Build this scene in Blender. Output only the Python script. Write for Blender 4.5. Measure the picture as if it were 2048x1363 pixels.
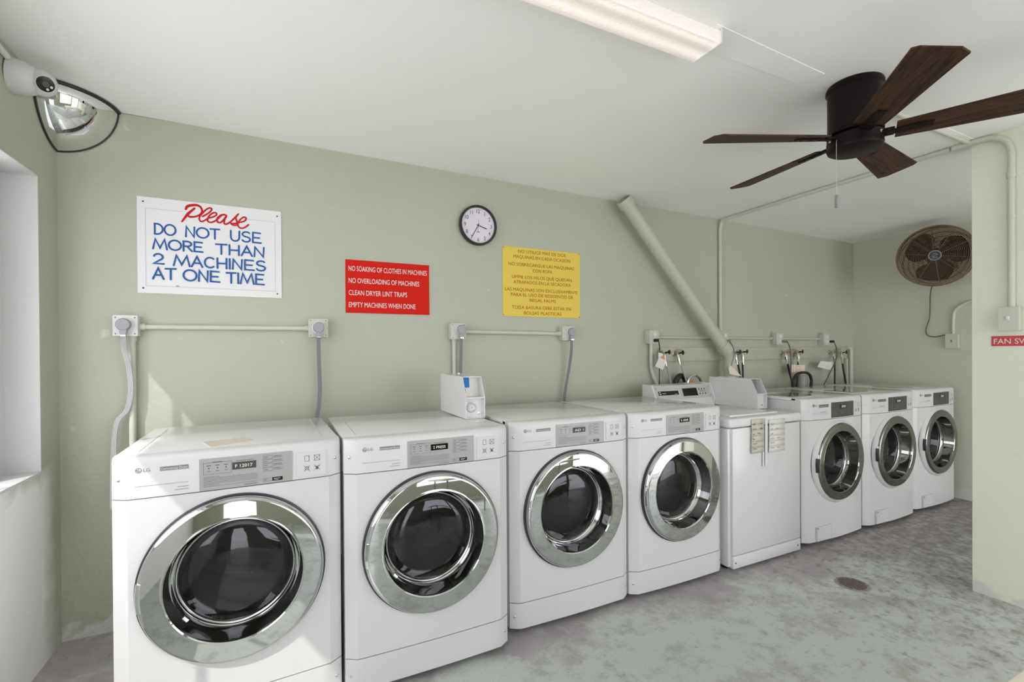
import bpy, bmesh, math, random
from mathutils import Vector, Matrix

for o in list(bpy.data.objects):
    bpy.data.objects.remove(o, do_unlink=True)
random.seed(7)
SC = bpy.context.scene
COL = SC.collection
PI = math.pi

# ------------------------------------------------------------------ camera
CAM = Vector((0.92446, -2.74639, 1.31155))
def camera():
    yaw, pitch, roll = 0.438738, -0.004710, -0.006818
    cy, sy = math.cos(yaw), math.sin(yaw)
    cp, sp = math.cos(pitch), math.sin(pitch)
    f = Vector((sy*cp, cy*cp, sp)); r0 = Vector((cy, -sy, 0)); u0 = r0.cross(f)
    cr, sr = math.cos(roll), math.sin(roll)
    r = cr*r0 + sr*u0; u = -sr*r0 + cr*u0
    cd = bpy.data.cameras.new('camera'); co = bpy.data.objects.new('camera', cd); COL.objects.link(co)
    m = Matrix(((r.x, u.x, -f.x, CAM.x), (r.y, u.y, -f.y, CAM.y), (r.z, u.z, -f.z, CAM.z), (0, 0, 0, 1)))
    co.matrix_world = m
    cd.sensor_width = 36; cd.sensor_fit = 'HORIZONTAL'
    cd.lens = 36*920.295/2048
    cd.shift_x = 25.454/2048; cd.shift_y = 24.964/2048
    cd.clip_start = 0.02
    SC.camera = co
camera()

# ------------------------------------------------------------------ light
SKY = 2.7
SUN = 2.0
EXPO = 0.43
LAMP = 1.15
w = bpy.data.worlds.new('sky'); SC.world = w; w.use_nodes = True
bg = w.node_tree.nodes['Background']
bg.inputs['Color'].default_value = (0.955, 0.955, 1.0, 1); bg.inputs['Strength'].default_value = SKY
sl = bpy.data.lights.new('sun', 'SUN'); sl.energy = SUN; sl.angle = math.radians(0.6); sl.color = (1, 0.97, 0.93)
so = bpy.data.objects.new('sun', sl); COL.objects.link(so)
so.rotation_euler = Vector((1.0, 1.0, -1.45)).to_track_quat('-Z', 'Y').to_euler()
so.location = (-4, -6, 6)
def portal(name, loc, d, sx, sy):
    l = bpy.data.lights.new(name, 'AREA'); l.shape = 'RECTANGLE'; l.size = sx; l.size_y = sy
    l.cycles.is_portal = True
    o = bpy.data.objects.new(name, l); COL.objects.link(o); o.location = loc
    o.rotation_euler = Vector(d).to_track_quat('-Z', 'Z').to_euler()
portal('window_portal', (-0.26, -1.815, 1.445), (1, 0, 0), 3.25, 1.23)
portal('bay_portal', (5.2, -4.36, 1.12), (0, 1, 0), 1.9, 2.25)
portal('front_portal', (3.025, -4.36, 1.42), (0, 1, 0), 2.05, 1.65)
portal('door_portal', (0.81, -4.36, 1.02), (0, 1, 0), 0.58, 2.05)
SC.view_settings.view_transform = 'Standard'
SC.view_settings.look = 'None'
SC.view_settings.gamma = 1.0
SC.view_settings.use_curve_mapping = False
SC.view_settings.exposure = EXPO
SC.cycles.use_denoising = True
SC.cycles.max_bounces = 12; SC.cycles.diffuse_bounces = 7; SC.cycles.glossy_bounces = 6
SC.cycles.transmission_bounces = 8; SC.cycles.transparent_max_bounces = 8
SC.cycles.sample_clamp_indirect = 0.0
SC.cycles.caustics_reflective = True
SC.cycles.blur_glossy = 0.05

# ------------------------------------------------------------------ materials
def mat(name, col, rough=0.5, metal=0.0, spec=0.5, coat=0.0, bump=0.0, bscale=60, vary=0.0, vscale=4, emit=None, estr=1.0, trans=0.0, ior=1.45, alpha=1.0):
    m = bpy.data.materials.new(name); m.use_nodes = True
    nt = m.node_tree; b = nt.nodes['Principled BSDF']
    b.inputs['Base Color'].default_value = (*col, 1)
    b.inputs['Roughness'].default_value = rough
    b.inputs['Metallic'].default_value = metal
    b.inputs['Specular IOR Level'].default_value = spec
    b.inputs['Coat Weight'].default_value = coat
    b.inputs['Coat Roughness'].default_value = 0.06
    b.inputs['Transmission Weight'].default_value = trans
    b.inputs['IOR'].default_value = ior
    b.inputs['Alpha'].default_value = alpha
    if emit:
        b.inputs['Emission Color'].default_value = (*emit, 1); b.inputs['Emission Strength'].default_value = estr
    if bump or vary:
        tc = nt.nodes.new('ShaderNodeTexCoord')
    if bump:
        n = nt.nodes.new('ShaderNodeTexNoise'); n.inputs['Scale'].default_value = bscale; n.inputs['Detail'].default_value = 5
        bp = nt.nodes.new('ShaderNodeBump'); bp.inputs['Strength'].default_value = bump; bp.inputs['Distance'].default_value = 0.01
        nt.links.new(tc.outputs['Object'], n.inputs['Vector']); nt.links.new(n.outputs['Fac'], bp.inputs['Height'])
        nt.links.new(bp.outputs['Normal'], b.inputs['Normal'])
    if vary:
        n2 = nt.nodes.new('ShaderNodeTexNoise'); n2.inputs['Scale'].default_value = vscale; n2.inputs['Detail'].default_value = 6
        mx = nt.nodes.new('ShaderNodeMix'); mx.data_type = 'RGBA'
        mx.inputs['A'].default_value = (*[c*(1-vary) for c in col], 1); mx.inputs['B'].default_value = (*[min(1, c*(1+vary)) for c in col], 1)
        nt.links.new(tc.outputs['Object'], n2.inputs['Vector']); nt.links.new(n2.outputs['Fac'], mx.inputs['Factor'])
        nt.links.new(mx.outputs['Result'], b.inputs['Base Color'])
    return m

def wall_paint(name, col, scuff=(0.62, 0.62, 0.60), low=0.0, pale=None):
    m = bpy.data.materials.new(name); m.use_nodes = True
    nt = m.node_tree; N = nt.nodes.new; Lk = nt.links.new; b = nt.nodes['Principled BSDF']
    b.inputs['Roughness'].default_value = 0.5
    g = N('ShaderNodeNewGeometry')
    n1 = N('ShaderNodeTexNoise'); n1.inputs['Scale'].default_value = 1.3; n1.inputs['Detail'].default_value = 5
    n2 = N('ShaderNodeTexNoise'); n2.inputs['Scale'].default_value = 28; n2.inputs['Detail'].default_value = 6
    n3 = N('ShaderNodeTexNoise'); n3.inputs['Scale'].default_value = 9; n3.inputs['Detail'].default_value = 8
    for n in (n1, n2, n3): Lk(g.outputs['Position'], n.inputs['Vector'])
    m1 = N('ShaderNodeMix'); m1.data_type = 'RGBA'
    m1.inputs['A'].default_value = (*[c*0.95 for c in col], 1); m1.inputs['B'].default_value = (*[c*1.05 for c in col], 1)
    Lk(n1.outputs['Fac'], m1.inputs['Factor'])
    r = N('ShaderNodeMapRange'); r.inputs['From Min'].default_value = 0.68; r.inputs['From Max'].default_value = 0.74
    Lk(n3.outputs['Fac'], r.inputs['Value'])
    out = m1
    if low:
        # chipped and scuffed paint just above the floor
        sx = N('ShaderNodeSeparateXYZ'); Lk(g.outputs['Position'], sx.inputs['Vector'])
        zr = N('ShaderNodeMapRange'); zr.inputs['From Min'].default_value = 0.16; zr.inputs['From Max'].default_value = 0.02
        Lk(sx.outputs['Z'], zr.inputs['Value'])
        ad = N('ShaderNodeMath'); ad.operation = 'MULTIPLY_ADD'; ad.inputs[1].default_value = 0.32
        Lk(zr.outputs['Result'], ad.inputs[0]); Lk(n3.outputs['Fac'], ad.inputs[2])
        r2 = N('ShaderNodeMapRange'); r2.inputs['From Min'].default_value = 0.70; r2.inputs['From Max'].default_value = 0.78
        Lk(ad.outputs[0], r2.inputs['Value'])
        mm = N('ShaderNodeMix'); mm.data_type = 'RGBA'; mm.inputs['B'].default_value = (*scuff, 1)
        sc = N('ShaderNodeMath'); sc.operation = 'MULTIPLY'; sc.inputs[1].default_value = low
        Lk(r2.outputs['Result'], sc.inputs[0]); Lk(sc.outputs[0], mm.inputs['Factor'])
        Lk(m1.outputs['Result'], mm.inputs['A']); out = mm
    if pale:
        # paler below the sill and away from the corner, with a ragged edge
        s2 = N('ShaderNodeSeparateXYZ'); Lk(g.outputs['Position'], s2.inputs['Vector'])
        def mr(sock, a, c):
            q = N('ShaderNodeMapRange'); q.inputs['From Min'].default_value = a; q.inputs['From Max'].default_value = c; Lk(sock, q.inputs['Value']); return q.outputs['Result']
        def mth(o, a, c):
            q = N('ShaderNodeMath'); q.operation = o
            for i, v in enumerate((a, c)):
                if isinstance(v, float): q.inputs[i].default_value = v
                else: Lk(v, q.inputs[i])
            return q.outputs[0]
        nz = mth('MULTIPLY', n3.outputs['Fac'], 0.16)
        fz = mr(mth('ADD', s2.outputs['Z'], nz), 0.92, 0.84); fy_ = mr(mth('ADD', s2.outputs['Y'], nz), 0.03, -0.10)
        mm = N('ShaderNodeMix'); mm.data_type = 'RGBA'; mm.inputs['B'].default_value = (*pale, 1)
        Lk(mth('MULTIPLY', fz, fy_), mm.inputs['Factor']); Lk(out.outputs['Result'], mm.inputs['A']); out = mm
    Lk(out.outputs['Result'], b.inputs['Base Color'])
    bp = N('ShaderNodeBump'); bp.inputs['Strength'].default_value = 0.26; bp.inputs['Distance'].default_value = 0.014
    mh = N('ShaderNodeMath'); mh.operation = 'MULTIPLY_ADD'; mh.inputs[1].default_value = 0.25
    Lk(r.outputs['Result'], mh.inputs[0]); Lk(n2.outputs['Fac'], mh.inputs[2])
    Lk(mh.outputs[0], bp.inputs['Height']); Lk(bp.outputs['Normal'], b.inputs['Normal'])
    return m

def floor_paint():
    m = bpy.data.materials.new('worn_floor_paint'); m.use_nodes = True
    nt = m.node_tree; N = nt.nodes.new; Lk = nt.links.new; b = nt.nodes['Principled BSDF']
    g = N('ShaderNodeNewGeometry'); sx = N('ShaderNodeSeparateXYZ'); Lk(g.outputs['Position'], sx.inputs['Vector'])
    def noise(s, d=6, rg=0.6, dist=0.0):
        n = N('ShaderNodeTexNoise'); n.inputs['Scale'].default_value = s; n.inputs['Detail'].default_value = d
        n.inputs['Roughness'].default_value = rg; n.inputs['Distortion'].default_value = dist
        Lk(g.outputs['Position'], n.inputs['Vector']); return n.outputs['Fac']
    def rng(v, a, c, lo=0.0, hi=1.0):
        r = N('ShaderNodeMapRange'); r.inputs['From Min'].default_value = a; r.inputs['From Max'].default_value = c
        r.inputs['To Min'].default_value = lo; r.inputs['To Max'].default_value = hi
        Lk(v, r.inputs['Value']); return r.outputs['Result']
    def op(o, a, c):
        n = N('ShaderNodeMath'); n.operation = o
        for i, v in enumerate((a, c)):
            if isinstance(v, (int, float)): n.inputs[i].default_value = v
            else: Lk(v, n.inputs[i])
        return n.outputs[0]
    def mix(f, a, c):
        n = N('ShaderNodeMix'); n.data_type = 'RGBA'
        for k, v in (('Factor', f), ('A', a), ('B', c)):
            if isinstance(v, tuple): n.inputs[k].default_value = (*v, 1)
            elif isinstance(v, float): n.inputs[k].default_value = v
            else: Lk(v, n.inputs[k])
        return n.outputs['Result']
    base = mix(noise(1.6), (0.44, 0.47, 0.445), (0.55, 0.575, 0.55))
    base = mix(op('MULTIPLY', rng(noise(5.5, 10, 0.76), 0.50, 0.60), 0.75), base, (0.32, 0.335, 0.295))
    strip = op('MULTIPLY', rng(sx.outputs['Y'], -1.25, -0.93), 0.20)
    far = op('MULTIPLY', rng(sx.outputs['X'], 2.8, 5.0), 0.19)
    wear = op('ADD', op('ADD', noise(2.6, 12, 0.74, 0.1), strip), far)
    wm = rng(wear, 0.60, 0.72)
    worn = mix(noise(7.0, 8), (0.22, 0.195, 0.20), (0.46, 0.415, 0.43))
    c = mix(op('MULTIPLY', wm, 0.85), base, worn)
    dirt = rng(op('ADD', noise(17.0, 10, 0.78, 0.15), op('MULTIPLY', far, 0.75)), 0.57, 0.68)
    c = mix(op('MULTIPLY', dirt, 0.58), c, (0.105, 0.098, 0.085))
    sp = rng(noise(95.0, 3, 0.5), 0.66, 0.72)
    c = mix(op('MULTIPLY', sp, 0.5), c, (0.13, 0.13, 0.11))
    Lk(c, b.inputs['Base Color'])
    b.inputs['Roughness'].default_value = 0.42
    Lk(rng(wear, 0.5, 0.8, 0.36, 0.6), b.inputs['Roughness'])
    bp = N('ShaderNodeBump'); bp.inputs['Strength'].default_value = 0.12; bp.inputs['Distance'].default_value = 0.01
    Lk(wear, bp.inputs['Height']); Lk(bp.outputs['Normal'], b.inputs['Normal'])
    return m

def wood_blade():
    m = bpy.data.materials.new('dark_walnut'); m.use_nodes = True
    nt = m.node_tree; b = nt.nodes['Principled BSDF']
    tc = nt.nodes.new('ShaderNodeTexCoord'); mp = nt.nodes.new('ShaderNodeMapping'); mp.inputs['Scale'].default_value = (3, 40, 10)
    n = nt.nodes.new('ShaderNodeTexNoise'); n.inputs['Scale'].default_value = 2.0; n.inputs['Detail'].default_value = 8; n.inputs['Distortion'].default_value = 1.2
    cr = nt.nodes.new('ShaderNodeValToRGB')
    cr.color_ramp.elements[0].position = 0.35; cr.color_ramp.elements[0].color = (0.010, 0.005, 0.004, 1)
    cr.color_ramp.elements[1].position = 0.72; cr.color_ramp.elements[1].color = (0.085, 0.036, 0.018, 1)
    nt.links.new(tc.outputs['Object'], mp.inputs['Vector']); nt.links.new(mp.outputs['Vector'], n.inputs['Vector'])
    nt.links.new(n.outputs['Fac'], cr.inputs['Fac']); nt.links.new(cr.outputs['Color'], b.inputs['Base Color'])
    b.inputs['Roughness'].default_value = 0.55; b.inputs['Specular IOR Level'].default_value = 0.25
    return m

def brushed(name, col, rough):
    m = bpy.data.materials.new(name); m.use_nodes = True
    nt = m.node_tree; b = nt.nodes['Principled BSDF']
    tc = nt.nodes.new('ShaderNodeTexCoord'); mp = nt.nodes.new('ShaderNodeMapping'); mp.inputs['Scale'].default_value = (6, 6, 900)
    n = nt.nodes.new('ShaderNodeTexNoise'); n.inputs['Scale'].default_value = 1.0; n.inputs['Detail'].default_value = 3
    mx = nt.nodes.new('ShaderNodeMix'); mx.data_type = 'RGBA'
    mx.inputs['A'].default_value = (*[c*0.88 for c in col], 1); mx.inputs['B'].default_value = (*[c*1.1 for c in col], 1)
    nt.links.new(tc.outputs['Object'], mp.inputs['Vector']); nt.links.new(mp.outputs['Vector'], n.inputs['Vector'])
    nt.links.new(n.outputs['Fac'], mx.inputs['Factor']); nt.links.new(mx.outputs['Result'], b.inputs['Base Color'])
    b.inputs['Metallic'].default_value = 0.35; b.inputs['Roughness'].default_value = rough
    return m

def smoked_glass():
    m = bpy.data.materials.new('smoked_glass'); m.use_nodes = True
    nt = m.node_tree; nt.nodes.remove(nt.nodes['Principled BSDF'])
    t = nt.nodes.new('ShaderNodeBsdfTransparent'); t.inputs['Color'].default_value = (0.74, 0.72, 0.745, 1)
    g = nt.nodes.new('ShaderNodeBsdfGlossy'); g.inputs['Roughness'].default_value = 0.012; g.inputs['Color'].default_value = (0.95, 0.93, 0.97, 1)
    f = nt.nodes.new('ShaderNodeFresnel'); f.inputs['IOR'].default_value = 1.5
    x = nt.nodes.new('ShaderNodeMixShader')
    nt.links.new(f.outputs[0], x.inputs[0]); nt.links.new(t.outputs[0], x.inputs[1]); nt.links.new(g.outputs[0], x.inputs[2])
    nt.links.new(x.outputs[0], nt.nodes['Material Output'].inputs['Surface'])
    return m

GREEN = (0.435, 0.452, 0.365)
M = {
 'wall': wall_paint('sage_wall_paint', GREEN, low=0.9),
 'wall_far': wall_paint('sage_end_wall_lit_paint', (0.54, 0.555, 0.465), low=0.6),  # same sage paint, lightened to stand in for extra light on this wall
 'wall_pillar': wall_paint('green_partition_lit_paint', (0.72, 0.745, 0.61), low=0.9),  # partition green with the brightness of its lighting put into the colour
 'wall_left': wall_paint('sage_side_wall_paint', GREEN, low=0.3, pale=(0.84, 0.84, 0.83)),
 'reveal': mat('reveal_paint', (0.60, 0.60, 0.60), 0.6, bump=0.12, bscale=40, vary=0.05, vscale=3),
 'ceiling': mat('ceiling_paint', (0.88, 0.885, 0.87), 0.75, bump=0.10, bscale=22, vary=0.03, vscale=1.5),
 'floor': floor_paint(),
 'ground': mat('outdoor_concrete', (0.78, 0.78, 0.76), 0.8, vary=0.1),
 'patch': mat('old_ceiling_paint', (0.96, 0.945, 0.96), 0.35, bump=0.12, bscale=30, vary=0.06, vscale=6),
 'patch_far': mat('older_ceiling_paint', (0.90, 0.90, 0.88), 0.7, bump=0.1, bscale=30),
 'gpipe': mat('painted_pipe', (0.48, 0.495, 0.415), 0.45, bump=0.08, bscale=90),
 'gpale': mat('painted_pipe_pale', (0.56, 0.57, 0.50), 0.42, bump=0.06, bscale=90),
 'gbox': mat('painted_box', (0.54, 0.545, 0.485), 0.45, bump=0.08, bscale=90),
 'whitebox': mat('white_box', (0.70, 0.70, 0.69), 0.4, bump=0.05, bscale=90),
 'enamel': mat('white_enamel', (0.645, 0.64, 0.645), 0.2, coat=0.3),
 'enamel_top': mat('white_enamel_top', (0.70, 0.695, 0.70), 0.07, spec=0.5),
 'plastic': mat('white_plastic', (0.645, 0.64, 0.645), 0.3),
 'cream': mat('cream_plastic', (0.76, 0.75, 0.72), 0.4),
 'steel': brushed('silver_panel', (0.40, 0.39, 0.387), 0.42),
 'console_steel': brushed('console_metal', (0.56, 0.55, 0.53), 0.4),
 'darkpanel': brushed('dark_panel', (0.085, 0.085, 0.07), 0.35),
 'chrome': mat('chrome', (0.60, 0.61, 0.605), 0.03, metal=1.0),
 'darkchrome': mat('dark_chrome', (0.27, 0.275, 0.26), 0.05, metal=1.0),
 'drum': mat('drum_steel', (0.075, 0.073, 0.078), 0.3, metal=0.5, bump=0.2, bscale=140),
 'gasket': mat('black_gasket', (0.022, 0.022, 0.028), 0.3),
 'cavity': mat('cavity_dark', (0.03, 0.03, 0.032), 0.35),
 'glass': smoked_glass(),
 'throat': mat('pale_inner_ring', (0.50, 0.47, 0.455), 0.4),
 'black': mat('black_plastic', (0.012, 0.012, 0.013), 0.3),
 'display': mat('display_black', (0.004, 0.004, 0.005), 0.12),
 'digits': mat('display_digits', (0.6, 0.6, 0.55), 0.5, emit=(0.80, 0.84, 0.70), estr=0.3),
 'ink': mat('grey_ink', (0.09, 0.09, 0.095), 0.6),
 'ink_light': mat('light_grey_ink', (0.21, 0.21, 0.22), 0.6),
 'ink_white': mat('white_ink', (0.72, 0.72, 0.70), 0.6),
 'signwhite': mat('sign_white', (0.76, 0.75, 0.77), 0.7, spec=0.12),
 'signred': mat('sign_red', (0.60, 0.018, 0.010), 0.7, spec=0.12, bump=0.05, bscale=30),
 'signyellow': mat('sign_yellow', (0.76, 0.57, 0.105), 0.7, spec=0.12, vary=0.04, vscale=5),
 'inkred': mat('script_red', (0.50, 0.020, 0.018), 0.7, spec=0.1),
 'inkblue': mat('letter_blue', (0.032, 0.115, 0.33), 0.7, spec=0.1),
 'inkbrown': mat('letter_brown', (0.36, 0.075, 0.010), 0.7, spec=0.1),
 'border': mat('border_grey', (0.50, 0.49, 0.50), 0.5),
 'labelred': mat('label_red', (0.56, 0.045, 0.045), 0.4),
 'clockface': mat('clock_face', (0.72, 0.68, 0.75), 0.35),
 'bronze': mat('oil_rubbed_bronze', (0.010, 0.006, 0.006), 0.4, metal=0.0, spec=0.15),
 'wood': wood_blade(),
 'fanbrown': mat('brown_fan_metal', (0.115, 0.070, 0.032), 0.35, metal=0.55, vary=0.3, vscale=9),
 'fanwire': mat('brown_fan_wire', (0.17, 0.12, 0.07), 0.35, metal=0.6),
 'fanblade': mat('dark_fan_blade', (0.022, 0.016, 0.016), 0.35, metal=0.3),
 'mirror': mat('mirror_dome', (0.83, 0.84, 0.85), 0.015, metal=1.0),
 'lens': mat('lamp_diffuser', (0.82, 0.77, 0.75), 0.4, emit=(1.0, 0.88, 0.80), estr=0.42),
 'lampwhite': mat('lamp_white', (0.74, 0.73, 0.72), 0.4),
 'cord': mat('grey_cord', (0.21, 0.205, 0.22), 0.45),
 'cord_light': mat('light_grey_cord', (0.42, 0.41, 0.43), 0.45),
 'plug': mat('grey_plug', (0.35, 0.33, 0.37), 0.5),
 'cord_dark': mat('dark_cord', (0.10, 0.10, 0.09), 0.5),
 'brass': mat('tarnished_brass', (0.46, 0.42, 0.34), 0.35, metal=0.7),
 'silver': mat('bright_steel', (0.70, 0.70, 0.69), 0.2, metal=1.0),
 'braid': mat('braided_steel', (0.50, 0.49, 0.46), 0.35, metal=0.7, bump=0.5, bscale=500),
 'rubber': mat('black_rubber', (0.02, 0.022, 0.024), 0.42),
 'tag': mat('paper_tag', (0.72, 0.70, 0.68), 0.7),
 'kraft': mat('cream_tag', (0.76, 0.69, 0.58), 0.7),
 'orange': mat('orange_print', (0.70, 0.30, 0.12), 0.6),
 'amber': mat('amber_fitting', (0.62, 0.33, 0.06), 0.35),
 'paper': mat('note_paper', (0.70, 0.68, 0.63), 0.75, vary=0.05, vscale=30),
 'paper_stained': mat('stained_note_paper', (0.56, 0.52, 0.45), 0.75, vary=0.22, vscale=22),
 'tape': mat('clear_tape', (0.66, 0.675, 0.69), 0.3),
 'bluetape': mat('blue_tape', (0.02, 0.19, 0.58), 0.6),
 'beige': mat('beige_label', (0.66, 0.58, 0.49), 0.5),
 'olive': mat('smoky_lid', (0.20, 0.18, 0.125), 0.12, coat=0.6),
 'drainiron': mat('rusty_drain', (0.27, 0.23, 0.22), 0.6, bump=0.6, bscale=80, vary=0.4, vscale=40),
 'rust': mat('rust_stain', (0.34, 0.29, 0.235), 0.7, vary=0.3, vscale=18),
 'table': mat('cream_tabletop', (0.74, 0.70, 0.58), 0.45),
 'grey_leg': mat('grey_metal', (0.30, 0.30, 0.31), 0.4, metal=0.6),
 'frame': mat('window_frame', (0.62, 0.62, 0.62), 0.5),
}

# ------------------------------------------------------------------ mesh helpers
_tx = {}
def text_mesh(s, bold=False):
    k = (s, bold)
    if k not in _tx:
        cu = bpy.data.curves.new('t', 'FONT'); cu.body = s; cu.size = 1.0; cu.resolution_u = 3
        ob = bpy.data.objects.new('t', cu); COL.objects.link(ob)
        dg = bpy.context.evaluated_depsgraph_get(); dg.update()
        me = bpy.data.meshes.new_from_object(ob.evaluated_get(dg))
        vs = [v.co.copy() for v in me.vertices]; fs = [tuple(p.vertices) for p in me.polygons]
        bpy.data.objects.remove(ob); bpy.data.curves.remove(cu); bpy.data.meshes.remove(me)
        _tx[k] = (vs, fs)
    return _tx[k]

def smooth_path(pts, n=6):
    P = [Vector(p) for p in pts]
    if len(P) < 3: return P
    Q = [2*P[0]-P[1]] + P + [2*P[-1]-P[-2]]
    out = []
    for i in range(1, len(Q)-2):
        a, b, c, d = Q[i-1], Q[i], Q[i+1], Q[i+2]
        for k in range(n):
            t = k/n
            out.append(0.5*((2*b)+(c-a)*t+(2*a-5*b+4*c-d)*t*t+(3*b-a-3*c+d)*t**3))
    out.append(P[-1]); return out

class MB:
    def __init__(s): s.bm = bmesh.new()
    def face(s, pts):
        vs = [s.bm.verts.new(p) for p in pts]
        try: return s.bm.faces.new(vs)
        except ValueError: return None
    def box(s, x0, x1, y0, y1, z0, z1, r=0.0, seg=2, M=None):
        res = bmesh.ops.create_cube(s.bm, size=1.0)
        vs = res['verts']
        for v in vs:
            v.co = Vector((x0+(v.co.x+.5)*(x1-x0), y0+(v.co.y+.5)*(y1-y0), z0+(v.co.z+.5)*(z1-z0)))
        if r:
            es = list({e for v in vs for e in v.link_edges})
            rr = bmesh.ops.bevel(s.bm, geom=es, offset=r, segments=seg, affect='EDGES', profile=0.5)
            vs = list({v for f in rr['faces'] for v in f.verts} | {v for v in vs if v.is_valid})
        if M is not None:
            for v in vs: v.co = M @ v.co
        return s
    def tube(s, path, r, n=10, caps=True, sx=1.0):
        P = [Vector(p) for p in path]
        R = r if isinstance(r, (list, tuple)) else [r]*len(P)
        up = None; rings = []
        for i, p in enumerate(P):
            d = (P[min(i+1, len(P)-1)]-P[max(i-1, 0)]).normalized()
            if up is None:
                up = Vector((0, 0, 1)) if abs(d.z) < 0.9 else Vector((0, 1, 0))
            a = (up - d*up.dot(d)).normalized(); up = a
            b = d.cross(a)
            rings.append([s.bm.verts.new(p + R[i]*(math.cos(2*PI*k/n)*a + sx*math.sin(2*PI*k/n)*b)) for k in range(n)])
        for q, t in zip(rings, rings[1:]):
            for k in range(n): s.bm.faces.new((q[k], q[(k+1) % n], t[(k+1) % n], t[k]))
        if caps:
            s.bm.faces.new(rings[0][::-1]); s.bm.faces.new(rings[-1])
        return s
    def lathe(s, prof, n=48, origin=(0, 0, 0), axis='-y', caps=False, M=None):
        """prof of (radius, t): t along axis"""
        O = Vector(origin)
        ax = {'-y': Vector((0, -1, 0)), 'z': Vector((0, 0, 1)), 'x': Vector((1, 0, 0)), '-z': Vector((0, 0, -1))}[axis] if isinstance(axis, str) else Vector(axis).normalized()
        a = Vector((0, 0, 1)) if abs(ax.z) < 0.9 else Vector((1, 0, 0))
        a = (a-ax*a.dot(ax)).normalized(); b = ax.cross(a)
        rings = []
        for r, t in prof:
            if r < 1e-6: rings.append([s.bm.verts.new(O+ax*t)])
            else: rings.append([s.bm.verts.new(O+ax*t+r*(math.cos(2*PI*k/n)*a+math.sin(2*PI*k/n)*b)) for k in range(n)])
        for q, t in zip(rings, rings[1:]):
            for k in range(n):
                k2 = (k+1) % n
                if len(q) == 1 and len(t) == 1: continue
                if len(q) == 1: s.bm.faces.new((q[0], t[k2], t[k]))
                elif len(t) == 1: s.bm.faces.new((q[k], q[k2], t[0]))
                else: s.bm.faces.new((q[k], q[k2], t[k2], t[k]))
        if caps:
            for rg in (rings[0], rings[-1]):
                if len(rg) > 2: s.bm.faces.new(rg)
        return s
    def prism(s, pts, d):
        """pts list of 3D points (planar), extruded by vector d"""
        d = Vector(d); A = [s.bm.verts.new(p) for p in pts]; B = [s.bm.verts.new(Vector(p)+d) for p in pts]
        s.bm.faces.new(A[::-1]); s.bm.faces.new(B)
        for k in range(len(A)):
            k2 = (k+1) % len(A); s.bm.faces.new((A[k], A[k2], B[k2], B[k]))
        return s
    def text(s, t, u, v, size, F, wx=1.0, width=None, align='L', bold=False, shear=0.0):
        vs, fs = text_mesh(t, bold)
        if not vs: return s
        x0 = min(p.x for p in vs); x1 = max(p.x for p in vs)
        k = size/0.73
        if width is not None: kx = width/(x1-x0)
        else: kx = k*wx
        off = {'L': 0, 'C': -(x1-x0)/2, 'R': -(x1-x0)}[align]
        nv = [s.bm.verts.new(F(u+(p.x-x0+off)*kx+shear*p.y*k, v+p.y*k)) for p in vs]
        for f in fs:
            try: s.bm.faces.new([nv[i] for i in f])
            except ValueError: pass
        return s
    def rect(s, u0, u1, v0, v1, F):
        s.face([F(u0, v0), F(u1, v0), F(u1, v1), F(u0, v1)]); return s
    def frame(s, u0, u1, v0, v1, t, F):
        s.rect(u0, u1, v0, v0+t, F); s.rect(u0, u1, v1-t, v1, F); s.rect(u0, u0+t, v0+t, v1-t, F); s.rect(u1-t, u1, v0+t, v1-t, F); return s
    def disc(s, u, v, r, F, n=12, ry=None):
        ry = ry or r
        s.face([F(u+r*math.cos(2*PI*k/n), v+ry*math.sin(2*PI*k/n)) for k in range(n)]); return s
    def ring(s, u, v, r0, r1, F, n=24, a0=0.0, a1=2*PI):
        for k in range(n):
            p = a0+(a1-a0)*k/n; q = a0+(a1-a0)*(k+1)/n
            s.face([F(u+r*math.cos(a), v+r*math.sin(a)) for r, a in ((r0, p), (r1, p), (r1, q), (r0, q))])
        return s
    def stroke(s, pts, wd, F, smooth=0, caps=True):
        """one mitred ribbon; each further ribbon of a mesh lies a hair above the last"""
        P = [Vector((p[0], p[1], 0)) for p in pts]
        Wd = list(wd) if isinstance(wd, (list, tuple)) else [wd]*len(P)
        if smooth:
            P2 = smooth_path(P, smooth); n0 = len(P)-1
            W2 = []
            for i in range(len(P2)):
                t = min(n0, i/smooth); k = min(int(t), n0-1); W2.append(Wd[k]+(Wd[k+1]-Wd[k])*(t-k))
            P, Wd = P2, W2
        Q = [P[0]]; V = [Wd[0]]
        for p, w_ in zip(P[1:], Wd[1:]):
            if (p-Q[-1]).length > 1e-6: Q.append(p); V.append(w_)
        P, Wd = Q, V
        s.ns = getattr(s, 'ns', 0.0)+3e-5
        nrm = (F(1e-2, 0)-F(0, 0)).cross(F(0, 1e-2)-F(0, 0)).normalized(); base = s.ns; s.ns += 4e-6*len(P)
        G = lambda p, i=0: F(p.x, p.y)+nrm*(base+4e-6*i)
        closed = len(P) > 3 and (P[0]-P[-1]).length < 1e-4
        L = []; R = []; n = len(P)
        for i in range(n):
            d0 = (P[i]-P[i-1]).normalized() if i else None
            d1 = (P[i+1]-P[i]).normalized() if i < n-1 else None
            if closed and i == 0: d0 = (P[-1]-P[-2]).normalized()
            if closed and i == n-1: d1 = (P[1]-P[0]).normalized()
            d0 = d0 or d1; d1 = d1 or d0
            n0 = Vector((-d0.y, d0.x, 0)); n1 = Vector((-d1.y, d1.x, 0)); m = n0+n1
            m = n0 if m.length < 1e-3 else m.normalized()
            k = Wd[i]/2/max(0.45, m.dot(n0))
            L.append(P[i]+m*k); R.append(P[i]-m*k)
        for i in range(n-1): s.face([G(R[i], i), G(R[i+1], i+1), G(L[i+1], i+1), G(L[i], i)])
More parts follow.
